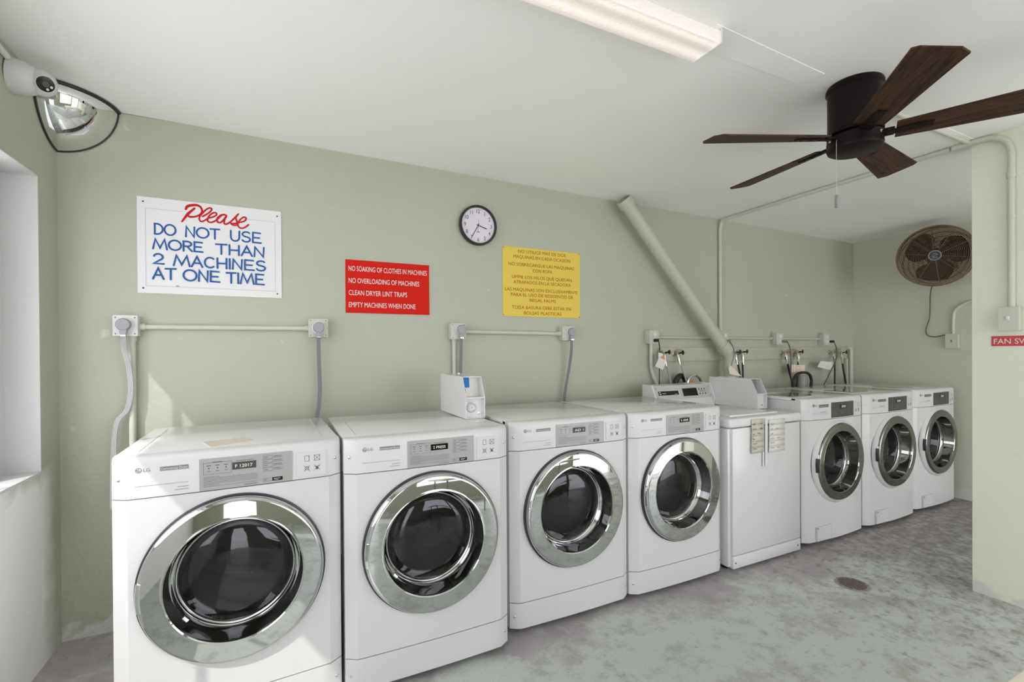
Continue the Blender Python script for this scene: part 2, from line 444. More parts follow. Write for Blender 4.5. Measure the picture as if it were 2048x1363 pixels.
        if caps and not closed:
            for p, q, w_, i in ((P[0], P[1], Wd[0], 0), (P[-1], P[-2], Wd[-1], n-1)):
                a0 = math.atan2(p.y-q.y, p.x-q.x)
                s.face([G(p+Vector((math.cos(a0-PI/2+PI*k/6), math.sin(a0-PI/2+PI*k/6), 0))*w_/2, i) for k in range(7)])
        return s
    def build(s, name, m, parent=None, ang=35, recalc=True, loc=None):
        if recalc: bmesh.ops.recalc_face_normals(s.bm, faces=s.bm.faces[:])
        me = bpy.data.meshes.new(name); s.bm.to_mesh(me); s.bm.free()
        me.materials.append(M[m] if isinstance(m, str) else m)
        for p in me.polygons: p.use_smooth = True
        me.set_sharp_from_angle(angle=math.radians(ang))
        o = bpy.data.objects.new(name, me); COL.objects.link(o)
        if parent: o.parent = parent
        if loc: o.location = loc
        return o

def tag(o, label, cat, group=None, kind=None):
    o['label'] = label; o['category'] = cat
    if group: o['group'] = group
    if kind: o['kind'] = kind
    return o
def thing(name, label, cat, loc=(0, 0, 0), rz=0.0, group=None):
    o = bpy.data.objects.new(name, None); COL.objects.link(o)
    o.empty_display_size = 0.1
    o.location = loc; o.rotation_euler = (0, 0, rz)
    return tag(o, label, cat, group)
def struct(name, mb, m, label, cat, parent=None):
    o = mb.build(name, m, parent)
    if parent is None: tag(o, label, cat, kind='structure')
    return o
def copy_tree(o, parent=None):
    c = o.copy(); COL.objects.link(c)
    if parent: c.parent = parent
    for ch in list(o.children): copy_tree(ch, c)
    return c
def wp(x, z, d=0.0):
    """point at depth d in front of the back wall seen over wall point (x, z)"""
    k = d/2.74639
    return Vector((x-(x-CAM.x)*k, -d, z-(z-CAM.z)*k))
def HC(x, y): return 2.4608-0.01*x-0.0043*y
def onwall(d):  # flat marks on the back wall
    return lambda u, v: Vector((u, -d, v))

# ------------------------------------------------------------------ room
XF = 6.257      # far end wall
XP = 4.29       # right partition
YP = -1.582
YFRONT = -4.3
b = MB(); b.box(-0.26, 6.5, -4.5, 0.15, -0.12, 0.0)
struct('floor', b, 'floor', 'worn grey green painted concrete floor', 'floor')
b = MB()
x0, x1, y0, y1 = -0.3, 6.5, -4.5, 0.15
pts = [(x0, y0), (x1, y0), (x1, y1), (x0, y1)]
b.prism([Vector((x, y, HC(x, y))) for x, y in pts], (0, 0, 0.15))
struct('ceiling', b, 'ceiling', 'off white painted ceiling', 'ceiling')
b = MB(); b.box(-0.25, 6.45, 0.0, 0.15, 0.0, 2.395+0.06)
struct('wall_back', b, 'wall', 'long sage green wall behind the machines', 'wall')
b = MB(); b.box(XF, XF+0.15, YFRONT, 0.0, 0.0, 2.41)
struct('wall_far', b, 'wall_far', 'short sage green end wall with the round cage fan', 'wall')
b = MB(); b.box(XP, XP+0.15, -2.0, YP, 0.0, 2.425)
struct('wall_right', b, 'wall_pillar', 'green partition wall with the fan switch', 'wall')
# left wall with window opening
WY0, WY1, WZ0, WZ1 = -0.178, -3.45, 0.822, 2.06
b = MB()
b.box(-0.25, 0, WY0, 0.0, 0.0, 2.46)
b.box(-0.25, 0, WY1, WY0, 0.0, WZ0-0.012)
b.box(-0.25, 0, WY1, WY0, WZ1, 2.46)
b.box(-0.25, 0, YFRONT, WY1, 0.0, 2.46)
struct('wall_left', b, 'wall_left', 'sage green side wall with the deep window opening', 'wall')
b = MB(); b.box(-0.25, 0.004, WY1, WY0, WZ0-0.012, WZ0)
struct('trim_1', b, 'reveal', 'pale window sill in the left wall', 'window sill')
b = MB(); b.box(-0.245, -0.0005, WY0-0.004, WY0, WZ0, WZ1); b.box(-0.245, -0.0005, WY1, WY0-0.004, WZ1-0.004, WZ1)
struct('trim_2', b, 'reveal', 'pale painted reveal of the left window opening', 'window reveal')
b = MB()
fx0, fx1 = -0.125, -0.110
b.box(fx0, fx1, -0.365, WY0-0.004, WZ0, WZ1-0.004)
b.box(fx0, fx1, WY1, WY1+0.05, WZ0, WZ1-0.004)
b.box(fx0, fx1, WY1+0.05, -0.365, WZ0, WZ0+0.035); b.box(fx0, fx1, WY1+0.05, -0.365, WZ1-0.03, WZ1-0.004)
for yy, ww in ((-0.5635, 0.027), (-1.12, 0.022), (-1.725, 0.018), (-2.30, 0.02), (-2.88, 0.02)):
    b.box(fx0, fx1, yy-ww/2, yy+ww/2, WZ0+0.035, WZ1-0.03)
wf = struct('window_1', b, 'frame', 'window frame with upright bars in the left wall', 'window')
# front wall behind the viewer: an open doorway and a wide window
b = MB()
for xa, xb, za, zb_ in ((-0.25, 0.52, 0, 2.46), (1.10, 2.00, 0, 2.45), (4.05, 4.25, 0, 2.41), (6.15, 6.45, 0, 2.41), (0.52, 1.10, 2.05, 2.45), (2.00, 4.05, 2.25, 2.42), (4.25, 6.15, 2.25, 2.41), (2.00, 4.05, 0, 0.60)):
    b.box(xa, xb, YFRONT-0.15, YFRONT, za, zb_)
struct('wall_front', b, 'wall', 'sage green front wall with doorway and window', 'wall')
b = MB(); b.box(-9, 12, -14, 6, -0.30, -0.13)
struct('ground', b, 'ground', 'concrete yard outside the openings', 'ground')
# older paint strips left on the ceiling
b = MB()
q = [(2.30, -1.618), (2.94, -1.605), (2.90, -1.515), (2.30, -1.505)]
b.prism([Vector((x, y, HC(x, y)+0.0005)) for x, y in q], (0, 0, -0.0025))
struct('trim_3', b, 'patch', 'paler unpainted strip on the ceiling beside the lamp', 'paint strip')
b = MB()
q = [(3.87, -1.60), (4.285, -1.60), (4.285, -1.46), (3.90, -1.50)]
b.prism([Vector((x, y, HC(x, y)+0.0005)) for x, y in q], (0, 0, -0.002))
struct('trim_4', b, 'patch_far', 'paler strip on the ceiling near the partition wall', 'paint strip')
# ledger board behind the taps
b = MB(); b.box(3.60, 6.09, -0.020, 0.0, 1.222, 1.331, r=0.003)
struct('trim_5', b, 'wall', 'green painted board along the wall behind the taps', 'board')

# ------------------------------------------------------------------ machines
HW = 0.343
def front_y(x, bulge):
    ax = abs(x); xe = 0.300
    if ax <= xe: return -0.346-bulge*(1-(ax/xe)**2)
    return -0.346+(ax-xe)/(HW-xe)*0.026
def prof_xs():
    return [-HW, -0.300] + [-0.300+0.6*k/16 for k in range(1, 16)] + [0.300, HW]
def band(z0, z1, bulge, depth=0.03, zcurve=0.0):
    """front moulding of the cabinet between two heights"""
    b = MB(); xs = prof_xs()
    lo = [b.bm.verts.new((x, front_y(x, bulge), z0)) for x in xs]
    hi = [b.bm.verts.new((x, front_y(x, bulge), z1)) for x in xs]
    lo2 = [b.bm.verts.new((x, -0.32+depth, z0)) for x in xs]; hi2 = [b.bm.verts.new((x, -0.32+depth, z1)) for x in xs]
    for A, B in ((lo, hi), (lo2, lo), (hi, hi2)):
        for k in range(len(xs)-1): b.bm.faces.new((A[k], A[k+1], B[k+1], B[k]))
    for k in (0, len(xs)-1): b.bm.faces.new((lo[k], hi[k], hi2[k], lo2[k]))
    return b
DC = 0.547   # door centre height
def holed_front(z0, z1, bulge, rh=0.250):
    b = MB(); xe = 0.300; N = 96
    angs = sorted(set([2*PI*k/N for k in range(N)] + [math.atan2(z-DC, x) % (2*PI) for x in (-xe, xe) for z in (z0, z1)]))
    rings = []
    for a in angs:
        c, s = math.cos(a), math.sin(a)
        t = min([abs(xe/c) if abs(c) > 1e-6 else 9, ((z1-DC)/s if s > 1e-6 else (z0-DC)/s if s < -1e-6 else 9)])
        col = []
        for k in range(6):
            r = rh+(t-rh)*k/5
            x = r*c; col.append(b.bm.verts.new((x, front_y(x, bulge), DC+r*s)))
        col.insert(0, b.bm.verts.new((rh*c, -0.30, DC+rh*s)))
        rings.append(col)
    n = len(rings)
    for i in range(n):
        A, B = rings[i], rings[(i+1) % n]
        for k in range(6): b.bm.faces.new((A[k], A[k+1], B[k+1], B[k]))
    bmesh.ops.remove_doubles(b.bm, verts=b.bm.verts[:], dist=0.0004)
    for sg in (-1, 1):
        b.face([(sg*xe, front_y(xe, bulge), z0), (sg*HW, -0.32, z0), (sg*HW, -0.32, z1), (sg*xe, front_y(xe, bulge), z1)])
        b.face([(sg*HW, -0.32, z0), (sg*HW, -0.29, z0), (sg*HW, -0.29, z1), (sg*HW, -0.32, z1)])
    xs = prof_xs()
    for z in (z0, z1):
        for k in range(len(xs)-1):
            b.face([(xs[k], front_y(xs[k], bulge), z), (xs[k+1], front_y(xs[k+1], bulge), z), (xs[k+1], -0.29, z), (xs[k], -0.29, z)])
    return b

def badge(b, F, u, v, r=0.0085):
    """round face emblem followed by two letters"""
    b.ring(u, v, r*0.80, r, F, 20)
    b.stroke([(u+r*0.05, v+r*0.62), (u+r*0.05, v-r*0.45), (u+r*0.45, v-r*0.45)], r*0.2, F, caps=False)
    b.disc(u-r*0.42, v+r*0.12, r*0.16, F, 8)
    b.ring(u, v, r*0.50, r*0.66, F, 14, PI*0.75, PI*2.0)

def machine(label, kind, readout, group):
    dry = kind == 'dryer'
    root = thing('clothes_dryer' if dry else 'front_load_washer', label, 'dryer' if dry else 'washing machine', group=group)
    bul = 0.006 if dry else 0.016
    zs = 0.849 if dry else 0.838
    # cabinet: open-fronted shell
    b = MB()
    X, Y0, Y1, Z0, Z1 = HW-0.001, -0.317, 0.322, 0.03, 0.966
    b.face([(-X, Y0, Z0), (-X, Y1, Z0), (-X, Y1, Z1), (-X, Y0, Z1)]); b.face([(X, Y0, Z0), (X, Y1, Z0), (X, Y1, Z1), (X, Y0, Z1)])
    b.face([(-X, Y1, Z0), (X, Y1, Z0), (X, Y1, Z1), (-X, Y1, Z1)]); b.face([(-X, Y0, Z0), (X, Y0, Z0), (X, Y1, Z0), (-X, Y1, Z0)])
    for sg in (-1, 1):      # stamped panel on each side
        b.box(sg*X-0.0015, sg*X+0.0015, -0.20, 0.26, 0.50, 0.90, r=0.001, seg=1)
    b.build('cabinet', 'enamel', root)
    for px in (-0.28, 0.28):
        for py in (-0.25, 0.26):
            b = MB(); b.tube([(px, py, 0.0), (px, py, 0.032)], 0.022, 12); b.build('foot', 'black', root)
    # top
    b = MB(); xs = [-HW, HW]
    b.box(-HW, HW, -0.285, 0.324, 0.9665, 0.983, r=0.003, seg=2)
    top = b.build('top', 'enamel_top', root)
    for sx in (-0.288, 0.288) if dry else ():
        b = MB(); b.box(sx-0.0015, sx+0.0015, -0.25, 0.27, 0.9825, 0.9837); b.build('top_groove', 'border', top)
    # control panel moulding with rounded upper edge
    b = MB(); xs = prof_xs()
    rows = [(zs+0.003, 0.0), (0.962, 0.0), (0.972, 0.0025), (0.979, 0.008), (0.983, 0.018), (0.9828, 0.0625)]
    gr = [[b.bm.verts.new((x, front_y(x, bul)+dy, z)) for x in xs] for z, dy in rows]
    for A, B in zip(gr, gr[1:]):
        for k in range(len(xs)-1): b.bm.faces.new((A[k], A[k+1], B[k+1], B[k]))
    for k in (0, -1):
        b.face([g[k].co for g in gr] + [Vector((xs[k], -0.2575, zs+0.003))])
    b.face([Vector((x, front_y(x, bul), zs+0.003)) for x in xs] + [Vector((HW, -0.2575, zs+0.003)), Vector((-HW, -0.2575, zs+0.003))])
    pan = b.build('control_panel', 'plastic', root)
    FP = lambda d: (lambda u, v: Vector((u, front_y(u, bul)-d, v)))
    # strip of square-ish plate following the front
    def plate(u0, u1, v0, v1, d, name, m, par, r=0.004):
        q = MB(); n = 8
        for k in range(n):
            a = u0+(u1-u0)*k/n; c = u0+(u1-u0)*(k+1)/n
            q.face([FP(d)(a, v0), FP(d)(c, v0), FP(d)(c, v1), FP(d)(a, v1)])
            q.face([FP(d)(a, v1), FP(d)(c, v1), FP(-0.001)(c, v1), FP(-0.001)(a, v1)])
            q.face([FP(d)(a, v0), FP(d)(c, v0), FP(-0.001)(c, v0), FP(-0.001)(a, v0)])
        for u in (u0, u1): q.face([FP(d)(u, v0), FP(d)(u, v1), FP(-0.001)(u, v1), FP(-0.001)(u, v0)])
        return q.build(name, m, par)
    # screws
    for sx in (-1, 1):
        for zz in ((0.913, 0.085) if dry else (0.908,)):
            q = MB(); n = Vector((sx*0.52, -0.85, 0)).normalized(); p = Vector((sx*0.324, front_y(0.324, bul), zz))
            q.lathe([(0, 0.003), (0.003, 0.003), (0.006, 0.001), (0.0065, -0.001)], 12, p, n)
            q.build('screw', 'silver', pan if zz > 0.5 else root)
    # writing on the panel
    b = MB()
    if dry:
        badge(b, FP(0.0012), -0.270, 0.941); b.text('LG', -0.2575, 0.9355, 0.0115, FP(0.0012))
        b.rect(-0.281, -0.137, 0.8895, 0.8905, FP(0.0012))
        b.rect(-0.168, -0.137, 0.876, 0.8775, FP(0.0012)); b.rect(-0.176, -0.137, 0.867, 0.8685, FP(0.0012))
        b.build('lettering', 'ink_light', pan)
        lb = plate(-0.214, -0.137, 0.9335, 0.9465, 0.0012, 'name_strip', 'ink_light', pan)
        b = MB(); b.text('Commercial Dryer', -0.2125, 0.9362, 0.0078, FP(0.0016), width=0.074); b.build('lettering', 'ink_white', lb)
        fp = plate(-0.107, 0.175, 0.853, 0.959, 0.003, 'faceplate', 'steel', pan)
        F2 = FP(0.0036)
        b = MB()
        b.frame(-0.096, -0.014, 0.906, 0.945, 0.0008, F2)
        for u in (-0.080, -0.055, -0.030):
            b.disc(u, 0.9265, 0.0022, F2); b.rect(u-0.006, u+0.006, 0.934, 0.9362, F2); b.rect(u-0.0045, u+0.0045, 0.916, 0.9175, F2)
        b.rect(-0.069, -0.041, 0.9455, 0.947, F2)
        b.rect(0.0, 0.05, 0.9425, 0.944, F2)
        for k in range(8):
            v = 0.898-k*0.0045; b.rect(-0.096, (0.064 if k not in (0, 6) else -0.05), v-0.0009, v, F2)
        b.rect(0.024, 0.064, 0.8585, 0.860, F2)
        for k in range(4):
            v = 0.939-k*0.0142; b.frame(0.082, 0.112, v, v+0.012, 0.0008, F2); b.rect(0.086, 0.096, v+0.005, v+0.0066, F2)
            b.rect(0.1145, 0.141-0.004*(k == 3), v+0.0075, v+0.0092, F2); b.rect(0.1145, 0.145, v+0.003, v+0.0042, F2)
        b.frame(0.081, 0.111, 0.860, 0.872, 0.0008, F2); b.rect(0.085, 0.093, 0.865, 0.867, F2)
        b.build('lettering', 'ink', fp)
        ds = plate(-0.012, 0.060, 0.914, 0.9385, 0.0045, 'display', 'display', fp)
        b = MB(); b.text(readout, -0.003, 0.9205, 0.011, FP(0.005), width=0.052); b.build('digits', 'digits', ds)
        q = plate(0.1105, 0.143, 0.860, 0.872, 0.0045, 'start_key', 'display', fp)
        b = MB(); b.rect(0.115, 0.136, 0.8668, 0.8682, FP(0.005)); b.rect(0.115, 0.130, 0.8632, 0.8642, FP(0.005)); b.build('lettering', 'ink_white', q)
        ip = plate(0.189, 0.290, 0.861, 0.949, 0.004, 'care_symbol_plate', 'plastic', pan)
        b = MB(); F3 = FP(0.0046); cs = [(0.224, 0.9255), (0.2585, 0.9255), (0.224, 0.8895), (0.2585, 0.8895)]
        for i, (u, v) in enumerate(cs):
            r = 0.0105; t = 0.0013
            if i == 0: b.frame(u-r*0.75, u+r*0.75, v-r, v+r, t, F3); b.rect(u+r*0.35, u+r*0.75, v+r*0.4, v+r*0.5, F3)
            else:
                if i == 1: b.frame(u-r, u+r, v-r, v+r, t, F3)
                if i == 2: b.ring(u, v, r*0.55, r*0.7, F3, 12)
                if i == 3:
                    b.disc(u, v-r*0.2, r*0.5, F3); b.rect(u-r*0.9, u+r*0.9, v+r*0.35, v+r*0.5, F3)
                b.stroke([(u-r, v-r), (u+r, v+r)], t, F3, caps=False); b.stroke([(u-r, v+r), (u+r, v-r)], t, F3, caps=False)
        b.build('care_symbols', 'ink', ip)
    else:
        badge(b, FP(0.0012), -0.258, 0.937, 0.010); b.text('LG', -0.243, 0.931, 0.0115, FP(0.0012))
        b.rect(-0.267, -0.115, 0.8805, 0.8815, FP(0.0012)); b.rect(-0.195, -0.135, 0.889, 0.8915, FP(0.0012))
        b.build('lettering', 'ink', pan)
        lb = plate(-0.206, -0.112, 0.922, 0.940, 0.0012, 'name_strip', 'ink', pan)
        b = MB(); b.text('Commercial Washer', -0.203, 0.927, 0.0075, FP(0.0016), width=0.088); b.build('lettering', 'ink_white', lb)
        fp = plate(-0.081, 0.182, 0.847, 0.950, 0.003, 'faceplate', 'darkpanel', pan)
        b = MB()
        for k in range(5):
            v = 0.938-k*0.0175; b.disc(0.112, v, 0.0028, FP(0.0036)); b.rect(0.121, 0.139, v-0.0008, v+0.001, FP(0.0036))
        for k in range(6): b.rect(-0.070, 0.055, 0.893-k*0.006, 0.894-k*0.006, FP(0.0036))
        b.build('lettering', 'ink_light', fp)
        ds = plate(0.014, 0.082, 0.906, 0.932, 0.0045, 'display', 'display', fp)
        b = MB(); b.text(readout, 0.030, 0.911, 0.016, FP(0.005), width=0.045); b.build('digits', 'digits', ds)
        ip = plate(0.200, 0.286, 0.858, 0.944, 0.003, 'care_symbol_plate', 'plastic', pan)
        b = MB(); F3 = FP(0.0036)
        b.frame(0.212, 0.226, 0.908, 0.928, 0.0013, F3); b.frame(0.242, 0.262, 0.905, 0.929, 0.003, F3)
        b.rect(0.210, 0.222, 0.872, 0.891, F3); b.rect(0.245, 0.260, 0.871, 0.895, F3)
        b.build('care_symbols', 'ink_light', ip)
        # dispenser lid on top
        q = MB()
        q.prism([(-0.27, -0.22, 0.983), (-0.06, -0.22, 0.983), (0.02, -0.17, 0.983), (0.02, -0.02, 0.983), (-0.27, -0.02, 0.983)], (0, 0, 0.004))
        q.build('dispenser_lid', 'olive', top)
    # front
    z0 = 0.150 if dry else 0.030
    holed_front(z0, zs, bul).build('front_panel', 'enamel', root)
    if dry:
        b = band(0.030, 0.146, bul); b.build('base_panel', 'enamel', root)
    else:
        q = MB(); q.box(-0.246, -0.092, -0.3645, -0.352, 0.036, 0.132, r=0.002, seg=1)
        h = q.build('filter_hatch', 'plastic', root)
        q = MB(); F4 = lambda u, v: Vector((u, -0.3650, v))
        q.frame(-0.247, -0.091, 0.035, 0.133, 0.0012, F4); q.build('seam', 'ink_light', h)
        q = MB(); q.lathe([(0, 0.002), (0.004, 0.002), (0.004, -0.001)], 10, (-0.236, -0.3645, 0.122)); q.build('screw', 'black', h)
    # drum and tub mouth
    b = MB(); O = (0, 0, DC)
    b.lathe([(0.252, 0.30), (0.215, 0.275), (0.215, -0.18), (0.19, -0.21), (0.0, -0.215)], 48, O)
    for k in range(3):
        a = PI/2+k*2*PI/3
        b.tube([(0.20*math.cos(a), -0.25, DC+0.20*math.sin(a)), (0.20*math.cos(a), 0.17, DC+0.20*math.sin(a))], 0.028, 8)
    b.build('drum', 'drum', root, recalc=False)
    yf = 0.346+bul*0.5       # door built along -y from here
    b = MB(); rs = 1.0 if dry else 0.945
    b.lathe([(q_*(rs if q_ > 0.25 else 1), t_) for q_, t_ in ((0.279, yf-0.012), (0.2785, yf+0.016), (0.276, yf+0.026), (0.270, yf+0.033), (0.262, yf+0.036), (0.216, yf+0.031), (0.210, yf+0.033), (0.206, yf+0.030))], 96, O)
    door = b.build('door', 'chrome' if dry else 'darkchrome', root)
    if not dry:
        b = MB(); b.lathe([(0.2845, yf-0.014), (0.284, yf+0.004), (0.279, yf+0.012), (0.266, yf+0.024), (0.2625, yf+0.022)], 96, O); b.build('outer_bezel', 'plastic', door)
    b = MB(); b.lathe([(0.2815, yf-0.012), (0.2845, yf+0.004), (0.2825, yf+0.013), (0.2775, yf+0.015)] if dry else [(0.2855, yf-0.016), (0.2875, yf-0.008), (0.2845, yf-0.003)], 96, O); b.build('door_seal', 'gasket', door)
    b = MB()
    b.lathe([(0.206, yf+0.030), (0.203, yf+0.02), (0.197, yf-0.03), (0.186, yf-0.05), (0.182, yf-0.052)], 72, O)
    b.build('inner_ring', 'chrome' if dry else 'darkchrome', door)
    b = MB()
    b.lathe([(0.1825, yf-0.046), (0.179, yf-0.044), (0.176, yf-0.047), (0.176, yf-0.052)], 72, O); b.build('glass_rim', 'silver', door)
    b = MB()
    if dry: pr = [(0.180, yf-0.052), (0.165, yf-0.040), (0.13, yf-0.031), (0.08, yf-0.025), (0.0, yf-0.022)]
    else: pr = [(0.180, yf-0.052), (0.165, yf-0.050), (0.12, yf-0.048), (0.06, yf-0.047), (0.0, yf-0.046)]
    b.lathe(pr, 64, O); b.lathe([(r, t-0.006) for r, t in pr], 64, O)
    b.build('door_glass', 'glass', door)
    b = MB(); b.lathe([(0.183, yf-0.060), (0.186, yf-0.075), (0.200, yf-0.150), (0.214, yf-0.165)], 64, O)
    b.build('throat_ring', 'throat', root, recalc=False)
    b = MB()
    for a0, a1 in ((-2.15, -1.75), (-1.15, -0.75)):
        for k in range(9):
            a = a0+(a1-a0)*k/8; ca, sa_ = math.cos(a), math.sin(a)
            b.tube([(0.1875*ca, -(yf-0.086), DC+0.1875*sa_), (0.1935*ca, -(yf-0.118), DC+0.1935*sa_)], 0.0032, 6)
    b.build('vent_slots', 'cavity', root)
    # grip on the left rim of the door
    b = MB(); A = [PI-0.17+0.34*k/8 for k in range(9)]
    b.tube([(0.268*math.cos(a), -(yf+0.026), DC+0.268*math.sin(a)) for a in A], 0.011, 8)
    b.build('door_handle', 'chrome' if dry else 'gasket', door)
    b = MB(); A = [PI+0.62+0.10*k/4 for k in range(5)]
    b.tube([(0.196*math.cos(a), -(yf-0.028), DC+0.196*math.sin(a)) for a in A], 0.009, 8); b.build('door_latch', 'silver', door)
    return root

G1 = 'row of front loading dryers'; G2 = 'row of front loading washers'
def put(m, xl, yc, rz=0.0):
    m.location = (xl+HW, yc+0.32, 0); m.rotation_euler = (0, 0, rz)
m1 = machine('white front loading dryer nearest the window, sunlit, beige sticker on its top', 'dryer', 'F 12017', G1); put(m1, 0.420, -0.903, 0.035)
b = MB(); b.prism([(-0.118, 0.05-0.20, 0.983), (0.030, 0.075-0.20, 0.983), (0.052, -0.008-0.20, 0.983), (-0.082, -0.075-0.20, 0.983)], (0, 0, 0.0012))
st = b.build('sticker', 'beige', m1); st['label'] = 'beige paper sticker'
m2 = machine('white front loading dryer with the coin box standing on its right side', 'dryer', '2 PRESS', G1); put(m2, 1.127, -0.917, 0.004)
m3 = machine('white front loading dryer, third from the window, clear empty top', 'dryer', 'AD 1', G1); put(m3, 1.863, -0.842, 0.0)
m4 = machine('white front loading dryer right beside the plain top loading washer', 'dryer', '1:05', G1); put(m4, 2.561, -0.845, 0.0)
w1 = machine('white front loading washer with dark control panel beside the plain top loader', 'washer', 'E00', G2); put(w1, 4.015, -0.842)
w2 = machine('white front loading washer with dark control panel, middle of the three', 'washer', 'E00', G2); put(w2, 4.722, -0.842)
w3 = machine('white front loading washer in the far corner against the end wall', 'washer', 'E00', G2); put(w3, 5.452, -0.815)

# top loading washer
TX, TY = 3.614, -0.52
tl = thing('top_load_washer', 'plain white top loading washer with paper notes hanging on its front', 'washing machine', (TX, TY, 0))
hw = 0.331; fy = -0.362
b = MB(); b.box(-hw, hw, fy+0.012, 0.33, 0.03, 0.845, r=0.006); b.build('cabinet', 'enamel', tl)
b = MB(); b.box(-hw+0.022, hw-0.012, fy-0.004, fy+0.02, 0.098, 0.846, r=0.004); b.build('front_panel', 'enamel', tl)
b = MB(); b.box(-hw+0.022, hw-0.012, fy-0.006, fy+0.02, 0.022, 0.094, r=0.003)
bp = b.build('base_panel', 'enamel', tl)
for sx in (-0.29, 0.29):
    b = MB(); b.lathe([(0, 0.003), (0.004, 0.003), (0.005, 0)], 10, (sx, fy-0.006, 0.055)); b.build('screw', 'ink', bp)
for sx in (-0.28, 0.28):
    for sy in (-0.29, 0.28):
        b = MB(); b.tube([(sx, sy, 0), (sx, sy, 0.032)], 0.02, 10); b.build('foot', 'black', tl)
b = MB(); b.box(-hw-0.003, hw+0.003, fy-0.008, 0.33, 0.850, 0.905, r=0.016, seg=4); deck = b.build('deck', 'enamel_top', tl)
b = MB(); b.box(-0.25, 0.20, -0.30, 0.10, 0.905, 0.913, r=0.003); b.build('lid', 'enamel_top', deck)
# console
b = MB(); b.prism([(-0.338, 0.33, 0.905), (-0.338, 0.205, 0.905), (-0.338, 0.225, 0.955), (-0.338, 0.262, 1.055), (-0.338, 0.33, 1.062)], (0.568, 0, 0)); con = b.build('console', 'enamel', tl)
for x0 in (-0.352, 0.2195):
    b = MB(); b.prism([(x0, 0.335, 0.905), (x0, 0.215, 0.905), (x0, 0.198, 0.955), (x0, 0.244, 1.062), (x0, 0.335, 1.066)], (0.014, 0, 0)); b.build('end_cap', 'plastic', con)
sl_n = Vector((0, -0.938, 0.347)); e = Vector((0, 0.347, 0.938))
def FC(d): return lambda u, v: Vector(((u+0.338)*0.84-0.338, 0.2245, 0.955)) + e*v + sl_n*d
b = MB(); f = FC(0.003); g = FC(-0.001)
for A in (((-0.315, 0.004), (0.330, 0.004), (0.330, 0.102), (-0.315, 0.102)),):
    P = [f(*p) for p in A]; Q = [g(*p) for p in A]; b.face(P)
    for k in range(4): b.face([P[k], P[(k+1) % 4], Q[(k+1) % 4], Q[k]])
cp = b.build('console_panel', 'console_steel', con)
b = MB(); b.rect(-0.285, -0.055, 0.036, 0.066, FC(0.0038)); nb = b.build('name_strip', 'display', cp)
b = MB(); b.ring(-0.266, 0.051, 0.0075, 0.011, FC(0.0044), 20); b.rect(-0.262, -0.256, 0.040, 0.044, FC(0.0044))
b.text('ware', -0.240, 0.0455, 0.0115, FC(0.0044), wx=1.3); b.rect(-0.105, -0.070, 0.0405, 0.0425, FC(0.0044)); b.build('lettering', 'ink_white', nb)
b = MB(); b.rect(-0.005, 0.168, 0.022, 0.080, FC(0.0038)); b.build('display', 'display', cp)
b = MB()
for k in range(3):
    for v in (0.069, 0.035): b.disc(0.196+k*0.033, v, 0.0065, FC(0.004))
b.rect(0.200, 0.270, 0.051, 0.054, FC(0.004)); b.build('key_pad', 'black', cp)
for u in (-0.30, 0.318):
    for v in (0.02, 0.085):
        b = MB(); b.disc(u, v, 0.004, FC(0.004)); b.build('screw', 'ink', cp)

# notes taped to its front
NF = TY+fy-0.0105
def note(name, label, x0, x1, z0, z1, m, ink, group, tilt=0.0):
    t = thing(name, label, 'note', ((x0+x1)/2, NF, z0), group=group)
    b = MB(); w2 = (x1-x0)/2; h = z1-z0; n = 6; A = []
    for k in range(n+1):
        v = h*k/n; bow = -0.004*math.sin(PI*k/n)-0.0012-0.012*max(0, 0.3-k/n)
        A.append([Vector((-w2+tilt*(h-v), bow, v)), Vector((w2+tilt*(h-v), bow*0.6-0.0006, v))])
    for P, Q in zip(A, A[1:]): b.face([P[0], P[1], Q[1], Q[0]])
    sh = b.build('sheet', m, t); so = sh.modifiers.new('thick', 'SOLIDIFY'); so.thickness = 0.0006; so.offset = 0
    b = MB(); rnd = random.Random(int(x0*1000)); F = lambda u, v: Vector((u+tilt*(h-v), -0.0065-0.012*max(0, 0.3-v/h), v))
    for k in range(6):
        v = h*(0.86-0.145*k)
        u = -w2*0.85
        for _ in range(rnd.choice((1, 2, 2, 3))):
            L = rnd.uniform(0.012, 0.04)
            if u+L > w2*0.85: break
            pts = [(u+L*i/6, v+rnd.uniform(-0.004, 0.004)) for i in range(7)]
            b.stroke(pts, 0.0026, F, caps=False); u += L+rnd.uniform(0.01, 0.05)
    b.build('handwriting', ink, t)
    return t
NG = 'paper notes taped to the top loader'
note('paper_note', 'yellowed stained paper note with writing on the plain washer, left one', 3.458, 3.572, 0.688, 0.893, 'paper_stained', 'ink', NG, -0.02)
note('paper_note', 'clean white paper note with faint writing on the plain washer, right one', 3.618, 3.771, 0.680, 0.880, 'paper', 'ink_light', NG, -0.03)
b = MB(); b.box(3.583, 3.606, NF-0.0015, NF, 0.60, 0.895); b.box(3.560, 3.574, NF-0.0015, NF, 0.600, 0.69)
tag(b.build('tape_strip', 'tape'), 'clear tape strip hanging between the two paper notes', 'tape')

